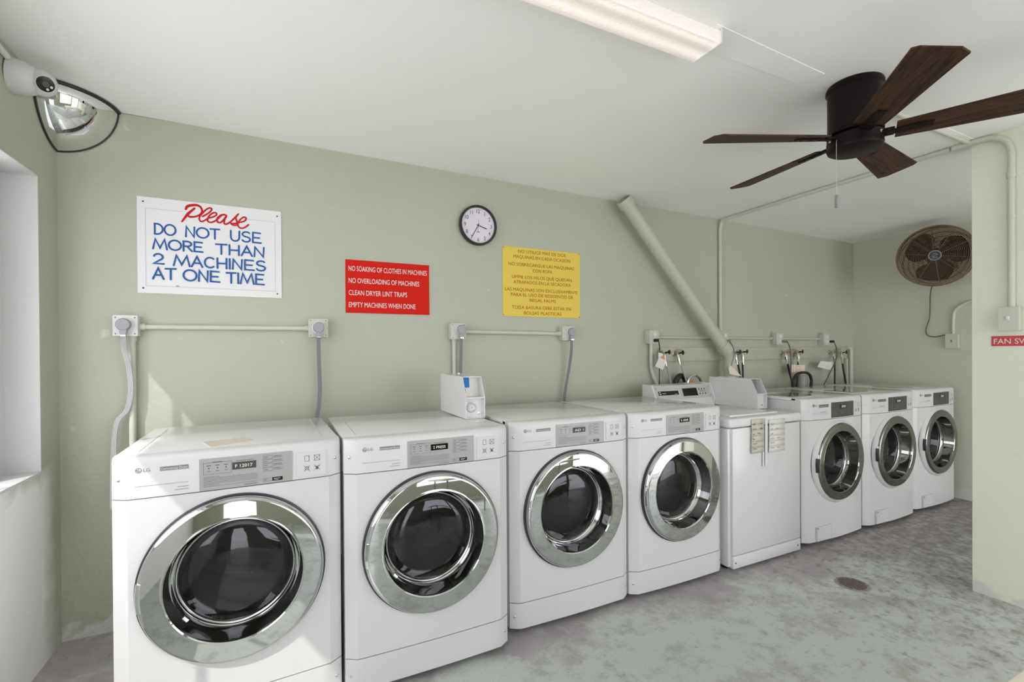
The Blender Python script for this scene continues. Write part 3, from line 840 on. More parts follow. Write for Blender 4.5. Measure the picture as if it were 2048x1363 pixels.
# coin boxes
def coin_box(label, x, yb, zb, taped, group):
    t = thing('coin_box', label, 'coin box', (x, yb, zb), group=group)
    W_, D, Ht = 0.101, 0.390, 0.202
    P = [(0, 0), (-D, 0), (-D-0.001, 0.104), (-D+0.045, 0.199), (-D+0.05, Ht), (0, Ht+0.002)]
    b = MB(); b.prism([(0, y, z) for y, z in P], (0.003, 0, 0)); b.prism([(W_-0.003, y, z) for y, z in P], (0.003, 0, 0))
    b.box(0.003, W_-0.003, -D+0.05, 0, Ht-0.003, Ht+0.0005); b.box(0.003, W_-0.003, -0.003, 0, 0, Ht-0.003)
    b.box(0.003, W_-0.003, -D, 0, 0, 0.003)
    b.box(0.003, W_-0.003, -D+0.0, -D+0.08, 0.098, 0.103)
    b.build('casing', 'enamel', t)
    b = MB()
    b.face([(0.003, -D+0.075, 0.103), (W_-0.003, -D+0.075, 0.103), (W_-0.003, -D+0.085, Ht-0.003), (0.003, -D+0.085, Ht-0.003)])
    up = b.build('upper_plate', 'cream' if taped else 'ink_light', t)
    b = MB(); b.face([(0.003, -D+0.022, 0.003), (W_-0.003, -D+0.022, 0.003), (W_-0.003, -D+0.022, 0.098), (0.003, -D+0.022, 0.098)])
    lo = b.build('lower_plate', 'plastic', t)
    if taped:
        b = MB(); F = lambda u, v: Vector((u, -D+0.078+(v-0.103)*0.10-0.0035, v))
        b.rect(0.004, 0.050, 0.146, 0.1995, F); q = b.build('tape_patch', 'bluetape', up); q['label'] = 'blue tape patch'
        b = MB(); F = lambda u, v: Vector((u, -D+0.0745+(v-0.103)*0.10-0.002, v)); b.rect(0.020, 0.028, 0.112, 0.140, F); b.build('coin_slot', 'black', up)
        b = MB(); O = (0.036, -D+0.022, 0.052)
        b.lathe([(0.025, 0), (0.025, 0.003), (0.021, 0.005), (0.017, 0.002), (0.013, 0.002), (0.012, 0.005), (0.005, 0.005), (0.005, 0.002), (0, 0.002)], 28, O); b.build('lock', 'console_steel', lo)
        b = MB(); b.lathe([(0, 0.003), (0.006, 0.002), (0.0065, 0)], 12, (0.075, -D+0.022, 0.022)); b.build('screw', 'silver', lo)
        b = MB(); b.lathe([(0.0, 0.014), (0.005, 0.012), (0.0065, 0.007), (0.005, 0.002), (0.003, 0)], 12, (0.05, -0.16, Ht), 'z'); b.build('knob', 'silver', t)
    else:
        b = MB(); F = lambda u, v: Vector((u, -D+0.0205, v))
        b.rect(0.008, 0.020, 0.060, 0.088, F); b.rect(0.010, 0.024, 0.038, 0.052, F); b.rect(0.006, 0.016, 0.006, 0.026, F); b.rect(0.074, 0.082, 0.016, 0.024, F)
        b.build('slot', 'black', lo)
        b = MB(); F = lambda u, v: Vector((u, -D+0.073+(v-0.103)*0.10-0.001, v)); b.rect(0.004, 0.045, 0.15, 0.196, F); b.build('opening', 'black', up)
    return t
CG = 'coin boxes standing on the machines'
coin_box('white coin box with blue tape patch and round lock on a dryer', 1.722, -0.272, 0.9845, True, CG)
coin_box('white coin box with empty openings on the plain top loading washer', 3.850, -0.262, 0.9065, False, CG)

# ------------------------------------------------------------------ wall signs
def sign_plate(root, u0, u1, v0, v1, m, d=0.004, name='board'):
    b = MB(); b.box(u0, u1, -d-0.001, -0.001, v0, v1, r=0.0012, seg=1); return b.build(name, m, root)
t = thing('wall_sign', 'large white hand lettered sign with red script and blue capitals', 'sign', (0.293, 0, 1.606))
bd = sign_plate(t, -0.001, 0.627, -0.001, 0.465, 'signwhite')
F = lambda u, v: Vector((u, -0.0056, v))
b = MB(); tk = 0.0022
b.rect(0.032, 0.183, 0.409, 0.409+tk, F); b.rect(0.470, 0.597, 0.404, 0.404+tk, F); b.rect(0.032, 0.597, 0.034, 0.034+tk, F)
b.rect(0.032, 0.032+tk, 0.034, 0.409, F); b.rect(0.595, 0.597, 0.034, 0.404, F); b.build('border_line', 'border', bd)
for u, v in ((0.024, 0.441), (0.607, 0.437), (0.605, 0.022), (0.022, 0.023)):
    b = MB(); b.lathe([(0, 0.0025), (0.0035, 0.0015), (0.004, 0)], 10, (u, -0.005, v)); b.build('screw', 'black', bd)
F = lambda u, v: Vector((u, -0.0058, v))
b = MB()
b.stroke([(0.197, 0.424), (0.207, 0.441), (0.238, 0.4495), (0.258, 0.444), (0.266, 0.424), (0.258, 0.406), (0.240, 0.393), (0.215, 0.388), (0.207, 0.392)], [0.010, 0.013, 0.012, 0.010, 0.009, 0.008, 0.009, 0.010, 0.008], F, 6)
b.stroke([(0.234, 0.433), (0.206, 0.401), (0.181, 0.361)], [0.009, 0.013, 0.008], F, 6)
S = [(0.268, 0.396), (0.285, 0.409), (0.301, 0.424), (0.308, 0.438), (0.300, 0.443), (0.285, 0.434), (0.268, 0.413), (0.255, 0.392), (0.255, 0.376), (0.264, 0.370), (0.278, 0.378), (0.294, 0.391), (0.314, 0.399), (0.328, 0.411), (0.326, 0.421), (0.315, 0.420), (0.300, 0.407), (0.290, 0.388), (0.291, 0.374), (0.303, 0.370), (0.318, 0.377), (0.332, 0.389), (0.347, 0.408), (0.361, 0.417), (0.372, 0.412)]
b.stroke(S, 0.0078, F, 5)
S = [(0.370, 0.414), (0.356, 0.416), (0.340, 0.405), (0.331, 0.391), (0.332, 0.377), (0.343, 0.373), (0.357, 0.386), (0.372, 0.410), (0.363, 0.388), (0.362, 0.372), (0.370, 0.368), (0.388, 0.381), (0.408, 0.404), (0.425, 0.426), (0.414, 0.408), (0.418, 0.390), (0.421, 0.375), (0.412, 0.367), (0.398, 0.369), (0.390, 0.378)]
b.stroke(S, 0.0078, F, 5)
S = [(0.392, 0.374), (0.412, 0.377), (0.434, 0.385), (0.452, 0.393), (0.461, 0.405), (0.457, 0.414), (0.446, 0.411), (0.432, 0.396), (0.423, 0.376), (0.427, 0.361), (0.440, 0.355), (0.455, 0.361), (0.472, 0.377)]
b.stroke(S, 0.0075, F, 5)
b.build('script_lettering', 'inkred', bd)
def arc(cx, cy, rx, ry, a0, a1, n=14): return [(cx+rx*math.cos(math.radians(a0+(a1-a0)*k/n)), cy+ry*math.sin(math.radians(a0+(a1-a0)*k/n))) for k in range(n+1)]
GL = {
 'D': [[(0.06, 1), (0.06, 0)], [(0.02, 0.99)]+arc(0.30, 0.5, 0.68, 0.49, 88, -88)+[(0.04, 0.01)]],
 'O': [arc(0.5, 0.5, 0.5, 0.5, 90, 450, 24)],
 'N': [[(0.04, 0), (0.10, 1), (0.90, 0), (0.96, 1)]],
 'T': [[(0.0, 0.97), (1.0, 1.0)], [(0.50, 0.98), (0.50, 0)]],
 'U': [[(0.02, 1), (0.02, 0.4)]+arc(0.48, 0.38, 0.46, 0.38, 180, 360)+[(0.96, 1)]],
 'S': [arc(0.52, 0.75, 0.42, 0.25, 35, 200, 12)+[(0.30, 0.55), (0.70, 0.47)]+arc(0.50, 0.26, 0.44, 0.26, 35, -160, 14)],
 'E': [[(0.92, 0.98), (0.08, 1), (0.06, 0.02), (0.98, 0.0)], [(0.08, 0.50), (0.80, 0.50)]],
 'M': [[(0.0, 0), (0.17, 1), (0.5, 0.12), (0.83, 1), (1.0, 0)]],
 'R': [[(0.08, 0), (0.08, 1)], [(0.04, 0.98)]+arc(0.45, 0.74, 0.47, 0.25, 85, -90)+[(0.10, 0.48)], [(0.45, 0.48), (1.0, 0)]],
 'H': [[(0.06, 1), (0.06, 0)], [(0.94, 1), (0.94, 0)], [(0.06, 0.48), (0.94, 0.50)]],
 'A': [[(0.0, 0), (0.5, 1), (1.0, 0)], [(0.20, 0.36), (0.80, 0.36)]],
 '2': [arc(0.48, 0.70, 0.42, 0.30, 165, -40, 14)+[(0.04, 0.03), (1.0, 0.03)]],
 'C': [arc(0.54, 0.5, 0.5, 0.5, 48, 312, 18)],
 'I': [[(0.5, 1), (0.5, 0)]],
}
def word(b, s, u0, u1, v0, h, F, wd, gap=0.16):
    ws = [{'I': 0.12, 'M': 1.25, 'O': 1.12}.get(c, 0.86) for c in s]
    tot = sum(ws)+gap*(len(s)-1); k = (u1-u0)/tot; u = u0
    for c, wq in zip(s, ws):
        for st in GL[c]: b.stroke([(u+x*wq*k, v0+y*h) for x, y in st], wd, F)
        u += (wq+gap)*k
F = lambda u, v: Vector((u, -0.0057, v))
b = MB(); wd = 0.0082
for s, u0, u1, v0, h in (('DO', 0.068, 0.154, 0.288, 0.051), ('NOT', 0.195, 0.340, 0.288, 0.050), ('USE', 0.390, 0.530, 0.286, 0.052),
                         ('MORE', 0.062, 0.268, 0.216, 0.048), ('THAN', 0.324, 0.544, 0.213, 0.050),
                         ('2', 0.063, 0.105, 0.143, 0.049), ('MACHINES', 0.145, 0.550, 0.140, 0.051),
                         ('AT', 0.061, 0.154, 0.070, 0.053), ('ONE', 0.185, 0.340, 0.069, 0.053), ('TIME', 0.370, 0.543, 0.067, 0.053)):
    word(b, s, u0, u1, v0, h, F, wd)
b.build('capital_lettering', 'inkblue', bd)
b = MB(); b.disc(0.160, 0.038, 0.008, lambda u, v: Vector((u, -0.0054, v)), 7, 0.005); q = b.build('stain', 'rust', bd); q['label'] = 'small tan chip'

t = thing('wall_sign', 'red sign with four lines of white capitals', 'sign', (1.248, 0, 1.5375))
bd = sign_plate(t, 0.0, 0.491, 0.0, 0.304, 'signred')
b = MB(); F = lambda u, v: Vector((u, -0.0056, v))
for s, u1, v0 in (('NO SOAKING OF CLOTHES IN MACHINES', 0.476, 0.240), ('NO OVERLOADING OF MACHINES', 0.428, 0.171), ('CLEAN DRYER LINT TRAPS', 0.353, 0.102), ('EMPTY MACHINES WHEN DONE', 0.404, 0.033)):
    b.text(s, 0.017, v0, 0.030, F, width=u1-0.017, bold=True)
b.build('lettering', 'ink_white', bd)
t = thing('wall_sign', 'yellow sign with brown capitals in Spanish', 'sign', (2.240, 0, 1.544))
bd = sign_plate(t, 0.0, 0.615, 0.0, 0.465, 'signyellow')
for u, v in ((0.008, 0.457), (0.606, 0.457), (0.006, 0.010), (0.607, 0.008)):
    b = MB(); b.lathe([(0, 0.002), (0.003, 0.0015), (0.0035, 0)], 8, (u, -0.005, v)); b.build('screw', 'ink', bd)
b = MB()
for s, u0, u1, v0 in (('NO UTILICE MAS DE DOS', 0.115, 0.492, 0.428), ('MAQUINAS EN CADA OCASION', 0.080, 0.529, 0.391),
                      ('NO SOBRECARGUE LAS MAQUINAS', 0.042, 0.563, 0.340), ('CON ROPA', 0.227, 0.383, 0.304),
                      ('LIMPIE LOS HILOS QUE QUEDAN', 0.067, 0.543, 0.256), ('ATRAPADOS EN LA SECADORA', 0.079, 0.533, 0.221),
                      ('LAS MAQUINAS SON EXCLUSIVAMENTE', 0.016, 0.593, 0.171), ('PARA EL USO DE RESIDENTES DE', 0.059, 0.553, 0.136),
                      ('REGAL PALMS', 0.201, 0.410, 0.102), ('TODA BASURA DEBE ESTAR EN', 0.066, 0.534, 0.052), ('BOLSAS PLASTICAS', 0.157, 0.455, 0.015)):
    b.text(s, u0, v0, 0.0225, F, width=u1-u0, bold=True)
b.build('lettering', 'inkbrown', bd)
t = thing('switch_label', 'small red engraved label below the switch on the partition wall', 'label', (XP, -1.657, 1.321))
b = MB(); b.box(-0.0025, 0, -0.26, 0, 0, 0.052, r=0.0008, seg=1); bd = b.build('plate', 'labelred', t)
b = MB(); F = lambda u, v: Vector((-0.0032, -u, v)); b.text('FAN SWITCH', 0.010, 0.0115, 0.028, F, width=0.205); b.build('lettering', 'ink_white', bd)

# clock
t = thing('wall_clock', 'round black rimmed wall clock with pale face', 'clock', (2.060, 0, 2.118))
R_ = 0.128
b = MB(); b.lathe([(R_-0.005, 0), (R_, 0.010), (R_, 0.030), (R_-0.004, 0.038), (R_-0.012, 0.038), (R_-0.016, 0.024)], 64); b.build('rim', 'gasket', t)
b = MB(); b.lathe([(R_-0.012, 0.0), (R_-0.012, 0.022), (0, 0.022)], 64); fc = b.build('face', 'clockface', t)
F = lambda u, v: Vector((u, -0.0226, v))
b = MB()
for k in range(1, 13):
    a = PI/2-k*PI/6; s = str(k); b.text(s, 0.090*math.cos(a), 0.090*math.sin(a)-0.0125, 0.026, F, wx=0.85, align='C', bold=True)
for k in range(60):
    a = k*PI/30; b.disc(0.107*math.cos(a), 0.107*math.sin(a), 0.0011, F, 5)
b.rect(-0.012, 0.012, -0.043, -0.040, F)
b.build('numerals', 'black', fc)
F = lambda u, v: Vector((u, -0.0245, v))
def hand(ang, L, back, w_, name, m='black'):
    a = PI/2-math.radians(ang); b = MB(); c, s = math.cos(a), math.sin(a)
    b.stroke([(-back*c, -back*s), (L*c, L*s)], w_, F); b.build(name, m, fc)
hand(107, 0.060, 0.01, 0.0055, 'hour_hand'); hand(210, 0.092, 0.012, 0.0042, 'minute_hand'); hand(3, 0.042, 0.045, 0.0014, 'second_hand')

# ------------------------------------------------------------------ corner dome mirror and camera
t = thing('corner_mirror', 'quarter dome mirror with black edge in the ceiling corner', 'mirror', (0, 0, 2.459))
Rm = 0.225; b = MB(); n = 20
G = [[None]*(n+1) for _ in range(n+1)]
def sph(i, j, r):
    th = (PI/2)*i/n; ph = (PI/2)*j/n     # th from straight down
    return Vector((r*math.sin(th)*math.cos(ph)+0.001, -r*math.sin(th)*math.sin(ph)-0.001, -r*math.cos(th)-0.001))
for i in range(n):
    for j in range(n):
        P = [sph(i, j, Rm), sph(i+1, j, Rm), sph(i+1, j+1, Rm), sph(i, j+1, Rm)]
        if i == 0: P = [P[0], P[1], P[2]]
        b.face(P)
bmesh.ops.remove_doubles(b.bm, verts=b.bm.verts[:], dist=1e-5)
mo = b.build('dome', 'mirror', t)
b = MB(); o_ = 0.004
b.tube([sph(i, 0, Rm)+Vector((0, -o_, 0)) for i in range(n+1)], 0.004, 8)
b.tube([sph(i, n, Rm)+Vector((o_, 0, 0)) for i in range(n+1)], 0.004, 8)
b.tube([sph(n, j, Rm+0.004)+Vector((0, 0, -0.006)) for j in range(n+1)], 0.006, 8)
b.build('edge_gasket', 'gasket', mo)

cb = Vector((0, -0.385, 2.368))
t = thing('dome_camera', 'white turret security camera on the left wall by the dome mirror', 'security camera', cb)
b = MB(); ax = Vector((1, 0.10, -0.05)).normalized()
b.lathe([(0.062, -0.002), (0.063, 0.012), (0.060, 0.040), (0.054, 0.060), (0.046, 0.075), (0.0, 0.078)], 40, (0, 0, 0), ax); base = b.build('housing', 'plastic', t)
look = (Vector((1.6, -2.6, 1.2))-(cb+ax*0.085)).normalized()
b = MB(); b.lathe([(0.048*math.sin(PI*k/16), -0.048*math.cos(PI*k/16)) for k in range(15)], 32, ax*0.085, look); ball = b.build('eyeball', 'plastic', t)
b = MB(); b.lathe([(0.030, 0.030), (0.032, 0.046), (0.029, 0.049), (0.027, 0.047)], 32, ax*0.085, look); b.build('bezel', 'plastic', ball)
b = MB(); b.lathe([(0.0275, 0.0465), (0.0, 0.0475)], 32, ax*0.085, look); q = b.build('lens_window', 'display', ball)
b = MB(); b.lathe([(0.011, 0.0475), (0.010, 0.050), (0.006, 0.0495), (0.005, 0.048), (0, 0.048)], 20, ax*0.085, look); b.build('lens', 'ink', q)
b = MB(); s1 = look.cross(Vector((0, 0, 1))).normalized(); s2 = s1.cross(look).normalized()
for aa in (-2.0, -2.9):
    b.lathe([(0.0045, 0.0478), (0.004, 0.0485), (0, 0.0487)], 12, ax*0.085+s1*0.018*math.cos(aa)+s2*0.018*math.sin(aa), look)
b.build('light', 'ink_white', q)
b = MB(); b.tube([(0.012, -1.0, 2.425), (0.012, -0.60, 2.418), (0.016, -0.45, 2.405)], 0.0105, 12)
tag(b.build('conduit_pipe', 'whitebox'), 'short white pipe running to the security camera', 'pipe')

# ------------------------------------------------------------------ ceiling lamp
lx1 = 2.330; lx0 = lx1-1.22
t = thing('ceiling_light', 'fluorescent ceiling light with ribbed glowing cover', 'lamp', (0, 0, 0))
zt = HC(1.9, -1.55)
b = MB(); b.box(lx0, lx1, -1.605, -1.490, zt-0.014, HC(lx0, -1.5)-0.001); b.build('base', 'lampwhite', t)
lens = M['lens']; nt = lens.node_tree; bs = nt.nodes['Principled BSDF']
tc = nt.nodes.new('ShaderNodeTexCoord'); wv = nt.nodes.new('ShaderNodeTexVoronoi'); wv.inputs['Scale'].default_value = 160
sx = nt.nodes.new('ShaderNodeSeparateXYZ'); nt.links.new(tc.outputs['Object'], sx.inputs['Vector'])
def tubeglow(y0, s):
    a = nt.nodes.new('ShaderNodeMath'); a.operation = 'SUBTRACT'; a.inputs[1].default_value = y0; nt.links.new(sx.outputs['Y'], a.inputs[0])
    c = nt.nodes.new('ShaderNodeMath'); c.operation = 'MULTIPLY'; nt.links.new(a.outputs[0], c.inputs[0]); nt.links.new(a.outputs[0], c.inputs[1])
    d = nt.nodes.new('ShaderNodeMath'); d.operation = 'MULTIPLY'; d.inputs[1].default_value = -1/(s*s); nt.links.new(c.outputs[0], d.inputs[0])
    e_ = nt.nodes.new('ShaderNodeMath'); e_.operation = 'EXPONENT'; nt.links.new(d.outputs[0], e_.inputs[0]); return e_.outputs[0]
ad = nt.nodes.new('ShaderNodeMath'); ad.operation = 'ADD'; nt.links.new(tubeglow(-1.525, 0.022), ad.inputs[0]); nt.links.new(tubeglow(-1.590, 0.016), ad.inputs[1])
ml = nt.nodes.new('ShaderNodeMath'); ml.operation = 'MULTIPLY_ADD'; ml.inputs[1].default_value = 0.22*LAMP; ml.inputs[2].default_value = 0.10*LAMP
nt.links.new(ad.outputs[0], ml.inputs[0]); nt.links.new(ml.outputs[0], bs.inputs['Emission Strength'])
bpn = nt.nodes.new('ShaderNodeBump'); bpn.inputs['Strength'].default_value = 0.6; bpn.inputs['Distance'].default_value = 0.003
nt.links.new(tc.outputs['Object'], wv.inputs['Vector']); nt.links.new(wv.outputs['Distance'], bpn.inputs['Height']); nt.links.new(bpn.outputs['Normal'], bs.inputs['Normal'])
b = MB(); yA, yB, zb = -1.484, -1.612, zt-0.057
prof = [(yB+0.004, zt-0.014), (yB, zt-0.020), (yB, zb+0.008), (yB+0.006, zb), (yA-0.006, zb), (yA, zb+0.006), (yA, zt-0.020), (yA-0.004, zt-0.014)]
nn = 1
A = [b.bm.verts.new((lx0+0.004, y, z)) for y, z in prof]; B = [b.bm.verts.new((lx1-0.004, y, z)) for y, z in prof]
for k in range(len(prof)-1): b.bm.faces.new((A[k], A[k+1], B[k+1], B[k]))
b.build('diffuser', 'lens', t)
for xx in (lx0, lx1-0.004):
    b = MB(); b.prism([(xx, yB-0.003, zt-0.002), (xx, yB-0.003, zb), (xx, yB+0.004, zb-0.003), (xx, yA+0.001, zb-0.003), (xx, yA+0.003, zb+0.004), (xx, yA+0.003, zt-0.002)], (0.004, 0, 0)); b.build('end_plate', 'lampwhite', t)

# ------------------------------------------------------------------ ceiling fan
FCX, FCY, FZ = 3.144, -1.609, 2.212
ztop = HC(FCX, FCY)
t = thing('ceiling_fan', 'dark bronze ceiling fan with five walnut blades', 'ceiling fan', (FCX, FCY, FZ))
zc = ztop-FZ
b = MB(); b.lathe([(0.0, zc+0.001), (0.098, zc+0.001), (0.102, zc-0.008), (0.102, zc-0.020), (0.096, zc-0.026), (0.096, 0.030), (0.100, 0.026), (0.100, 0.016), (0.06, 0.014)], 56, (0, 0, 0), 'z'); b.build('motor_housing', 'bronze', t)
b = MB(); b.lathe([(0.06, 0.016), (0.088, 0.012), (0.098, 0.004), (0.100, -0.020), (0.098, -0.030), (0.100, -0.036), (0.096, -0.050), (0.084, -0.058), (0.0, -0.060)], 56, (0, 0, 0), 'z'); hub = b.build('hub', 'bronze', t)
for k in range(3):
    a = 2.6+k*2.09; b = MB(); b.lathe([(0, 0.002), (0.006, 0.001), (0.007, -0.001)], 10, (0.0995*math.cos(a), 0.0995*math.sin(a), -0.010), (math.cos(a), math.sin(a), 0)); b.build('screw', 'silver', hub)
def blade():
    b = MB(); L0, L1 = 0.135, 0.612; n = 10; lo = []; hi = []
    T = 0.006
    up = []; 
    for k in range(n+1):
        s = k/n; r = L0+(L1-L0)*s; hw_ = 0.052+0.026*s
        up.append((r, hw_))
    outl = [(r-0.010*0, h) for r, h in up] + [(L1+0.012, 0.045), (L1+0.012, -0.060)] + [(r, -h) for r, h in reversed(up)]
    outl[n] = (L1-0.012, up[n][1]); outl[n+3] = (L1, -up[n][1])
    b.prism([Vector((x, y, -T/2)) for x, y in outl], (0, 0, T))
    return b
first = None
for k in range(5):
    ang = math.radians(11+72*k)
    if first is None:
        bl = blade().build('blade', 'wood', t); br = MB()
        br.box(0.075, 0.250, -0.016, 0.016, -0.0095, -0.0035, r=0.002, seg=1); br.box(0.06, 0.13, -0.024, 0.024, -0.008, 0.002, r=0.002, seg=1)
        for dx in (0.15, 0.19, 0.23): br.lathe([(0, 0.003), (0.005, 0.002), (0.006, 0)], 8, (dx, 0, -0.0095), '-z')
        br.build('blade_arm', 'bronze', bl); first = bl
    else:
        bl = copy_tree(first, t)
    bl.rotation_euler = Matrix.Rotation(ang, 3, 'Z').to_4x4().to_3x3().__matmul__(Matrix.Rotation(math.radians(-13), 3, 'X')).to_euler()
b = MB(); cx_, cy_ = -0.105, 0.01
b.tube([(-0.094, 0.01, -0.020), (cx_-0.006, cy_, -0.024), (cx_-0.008, cy_, -0.035), (cx_-0.008, cy_, -0.255)], 0.0011, 6); ch = b.build('pull_chain', 'silver', t)
b = MB(); b.box(cx_-0.008-0.0055, cx_-0.008+0.0055, cy_-0.0055, cy_+0.0055, -0.308, -0.255, r=0.0015, seg=1); b.build('pull_knob', 'grey_leg', ch)

# ------------------------------------------------------------------ caged wall fan on the far wall
FC_ = Vector((5.96, -0.775, 2.098))
t = thing('wall_fan', 'round brown caged fan mounted high on the end wall', 'wall fan', FC_)
tocam = Vector((CAM.x-FC_.x, CAM.y-FC_.y+0.3, -0.35)); axf = tocam.normalized()
R0 = 0.252
sa = Vector((0, 0, 1)); sa = (sa-axf*sa.dot(axf)).normalized(); sb = axf.cross(sa)
def pf(r, a, tt): return axf*tt + r*(math.cos(a)*sb + math.sin(a)*sa)
b = MB(); b.lathe([(R0-0.006, -0.082), (R0, -0.082), (R0+0.003, -0.06), (R0+0.003, 0.035), (R0, 0.045), (R0-0.010, 0.045), (R0-0.006, 0.03), (R0-0.006, -0.082)], 72, (0, 0, 0), axf); b.build('drum_ring', 'fanbrown', t)
def grill(t0, dome, name, nr, rw, m):
    b = MB(); n = nr
    for k in range(n):
        r = 0.052+(R0-0.012-0.052)*k/(n-1); tt = t0+dome*(1-(r/R0)**2)
        b.tube([pf(r, 2*PI*i/56, tt) for i in range(57)], rw, 5, caps=False)
    for k in range(10):
        a = 2*PI*k/10+0.2
        b.tube([pf(r, a, t0+dome*(1-(r/R0)**2)) for r in (0.045, 0.10, 0.16, 0.21, R0-0.006)], 0.0018, 5)
    return b.build(name, m, t)
grill(0.046, 0.020, 'front_grille', 19, 0.0014, 'fanwire'); grill(-0.080, -0.02, 'rear_grille', 24, 0.0030, 'fanbrown')
b = MB(); b.lathe([(0.044, 0.064), (0.044, 0.072), (0.038, 0.074), (0.035, 0.071), (0, 0.071)], 32, (0, 0, 0), axf); hb = b.build('badge', 'black', t)
FB = lambda u, v: axf*0.0735 + sb*u + sa*v
b = MB(); b.ring(0, 0, 0.035, 0.043, lambda u, v: FB(u, v)+axf*0.001, 28)
b.stroke([(0.016, 0.011), (0.0, 0.015), (-0.016, 0.006), (0.0, 0.0), (0.016, -0.004), (0.004, -0.010)], 0.004, FB, 5); b.rect(-0.018, 0.018, -0.021, -0.016, FB)
b.build('emblem', 'ink_light', hb)
for k in range(3):
    a0 = math.radians((30, 150, 262)[k]); b = MB(); n = 10; rows = []
    for i in range(n+1):
        s = i/n; r = 0.045+0.165*s; wd_ = math.radians(16+36*math.sin(PI*min(1, s*0.75+0.15)))
        rows.append([pf(r, a0-wd_*(1-2*j/5)+0.25*s, -0.004+0.020*(j-2.5)/2.5*0.9) for j in range(6)])
    for A, B in zip(rows, rows[1:]):
        for j in range(5): b.face([A[j], A[j+1], B[j+1], B[j]])
    bl = b.build('blade', 'fanblade', t); so = bl.modifiers.new('thick', 'SOLIDIFY'); so.thickness = 0.002
b = MB(); b.lathe([(0, 0.015), (0.048, 0.013), (0.055, 0.0), (0.055, -0.02)], 28, (0, 0, 0), axf); b.build('hub', 'fanblade', t)
b = MB(); b.lathe([(0.06, -0.02), (0.07, -0.03), (0.07, -0.11), (0.05, -0.125), (0, -0.125)], 28, (0, 0, 0), axf); b.build('motor', 'fanbrown', t)
b = MB(); wallp = Vector((XF-FC_.x, 0.02, 0.0))
b.tube([axf*-0.12, axf*-0.16+Vector((0.03, 0, 0)), wallp+Vector((-0.004, 0, 0))], 0.016, 10); b.box(XF-FC_.x-0.008, XF-FC_.x-0.0005, -0.04, 0.08, -0.09, 0.09, r=0.002, seg=1); b.build('wall_bracket', 'fanbrown', t)
b = MB(); b.tube([pf(R0+0.003, PI*1.03, 0), pf(R0+0.022, PI*1.03, 0.005)], 0.009, 8); b.build('clamp_knob', 'fanblade', t)
b = MB()
pth = [Vector((6.12-FC_.x, -0.690-FC_.y, 1.865-FC_.z)), Vector((6.20-FC_.x, -0.645-FC_.y, 1.80-FC_.z)), Vector((6.235-FC_.x, -0.625-FC_.y, 1.60-FC_.z)), Vector((6.24-FC_.x, -0.598-FC_.y, 1.49-FC_.z)), Vector((6.24-FC_.x, -0.606-FC_.y, 1.435-FC_.z)), Vector((6.24-FC_.x, -0.66-FC_.y, 1.415-FC_.z)), Vector((6.237-FC_.x, -0.735-FC_.y, 1.432-FC_.z))]
b.tube(smooth_path(pth, 6), 0.0042, 8); b.build('power_cord', 'cord_dark', t)

# switch box on the far wall
t = thing('switch_box', 'small pale outlet box on the end wall below the caged fan', 'switch box', (XF, -0.782, 1.375))
b = MB(); b.box(-0.035, -0.0005, -0.041, 0.041, -0.062, 0.060, r=0.003); q = b.build('box', 'gpale', t)
b = MB(); b.box(-0.039, -0.035, -0.043, 0.043, -0.064, 0.062, r=0.001, seg=1); q = b.build('cover_plate', 'gpale', t)
b = MB(); b.box(-0.044, -0.0385, -0.004, 0.004, -0.012, 0.012, r=0.001, seg=1); b.build('toggle', 'ink_light', q)
b = MB(); b.tube(smooth_path([(XF-0.014, -0.785, 1.435), (XF-0.014, -0.785, 1.56), (XF-0.014, -0.80, 1.645), (XF-0.014, -0.87, 1.70), (XF-0.014, -0.98, 1.712), (XF-0.014, -1.575, 1.715)], 7), 0.0125, 12)
tag(b.build('conduit_pipe', 'gpale'), 'curved pale conduit rising from the box on the end wall', 'conduit')

# ------------------------------------------------------------------ partition conduit and switch
t = thing('light_switch', 'pale toggle switch box on the partition wall above the red label', 'light switch', (XP, -1.733, 1.458))
b = MB(); b.box(-0.040, -0.0005, -0.036, 0.036, -0.058, 0.058, r=0.003); b.build('box', 'gpale', t)
b = MB(); b.box(-0.045, -0.040, -0.038, 0.038, -0.061, 0.061, r=0.0015, seg=1); q = b.build('cover_plate', 'gpale', t)
b = MB(); b.box(-0.056, -0.0445, -0.005, 0.005, -0.004, 0.014, r=0.001, seg=1); b.build('toggle', 'ink_white', q)
for zz in (-0.042, 0.042):
    b = MB(); b.lathe([(0, 0.0015), (0.003, 0.001), (0.0035, 0)], 8, (-0.045, 0, zz), (-1, 0, 0)); b.build('screw', 'border', q)
rc = 0.0135
pth = [(4.272, -rc-0.002, 1.470), (4.275, -rc-0.002, 2.32), (4.276, -rc-0.012, 2.375), (4.276, -0.045, HC(4.27, 0)-rc-0.008), (4.276, -0.10, HC(4.27, 0)-rc-0.001), (4.272, -1.50, HC(4.27, -1.5)-rc-0.001)]
pth = pth[:2] + smooth_path(pth[1:5], 6)[1:] + pth[5:]
b = MB(); b.tube(pth, rc, 12)
tag(b.build('conduit_pipe', 'gpale'), 'long pale conduit climbing the back wall and crossing the ceiling', 'conduit')
b = MB(); zc = HC(XP, -1.6)
b.tube(smooth_path([(4.268, -1.52, zc-rc-0.001), (4.268, -1.60, zc-rc-0.001), (4.272, -1.665, zc-0.022), (4.275, -1.715, zc-0.058), (4.275, -1.735, zc-0.12), (4.275, -1.735, zc-0.2)], 7)+[Vector((4.275, -1.735, 1.517))], 0.0145, 12)
b.tube([(4.275, -1.735, zc-0.25), (4.275, -1.735, zc-0.225)], 0.0185, 12); b.tube([(4.268, -1.515, zc-rc-0.001), (4.268, -1.555, zc-rc-0.001)], 0.017, 12)
b.tube([(4.275, -1.735, 1.97), (4.275, -1.735, 1.985)], 0.017, 12)
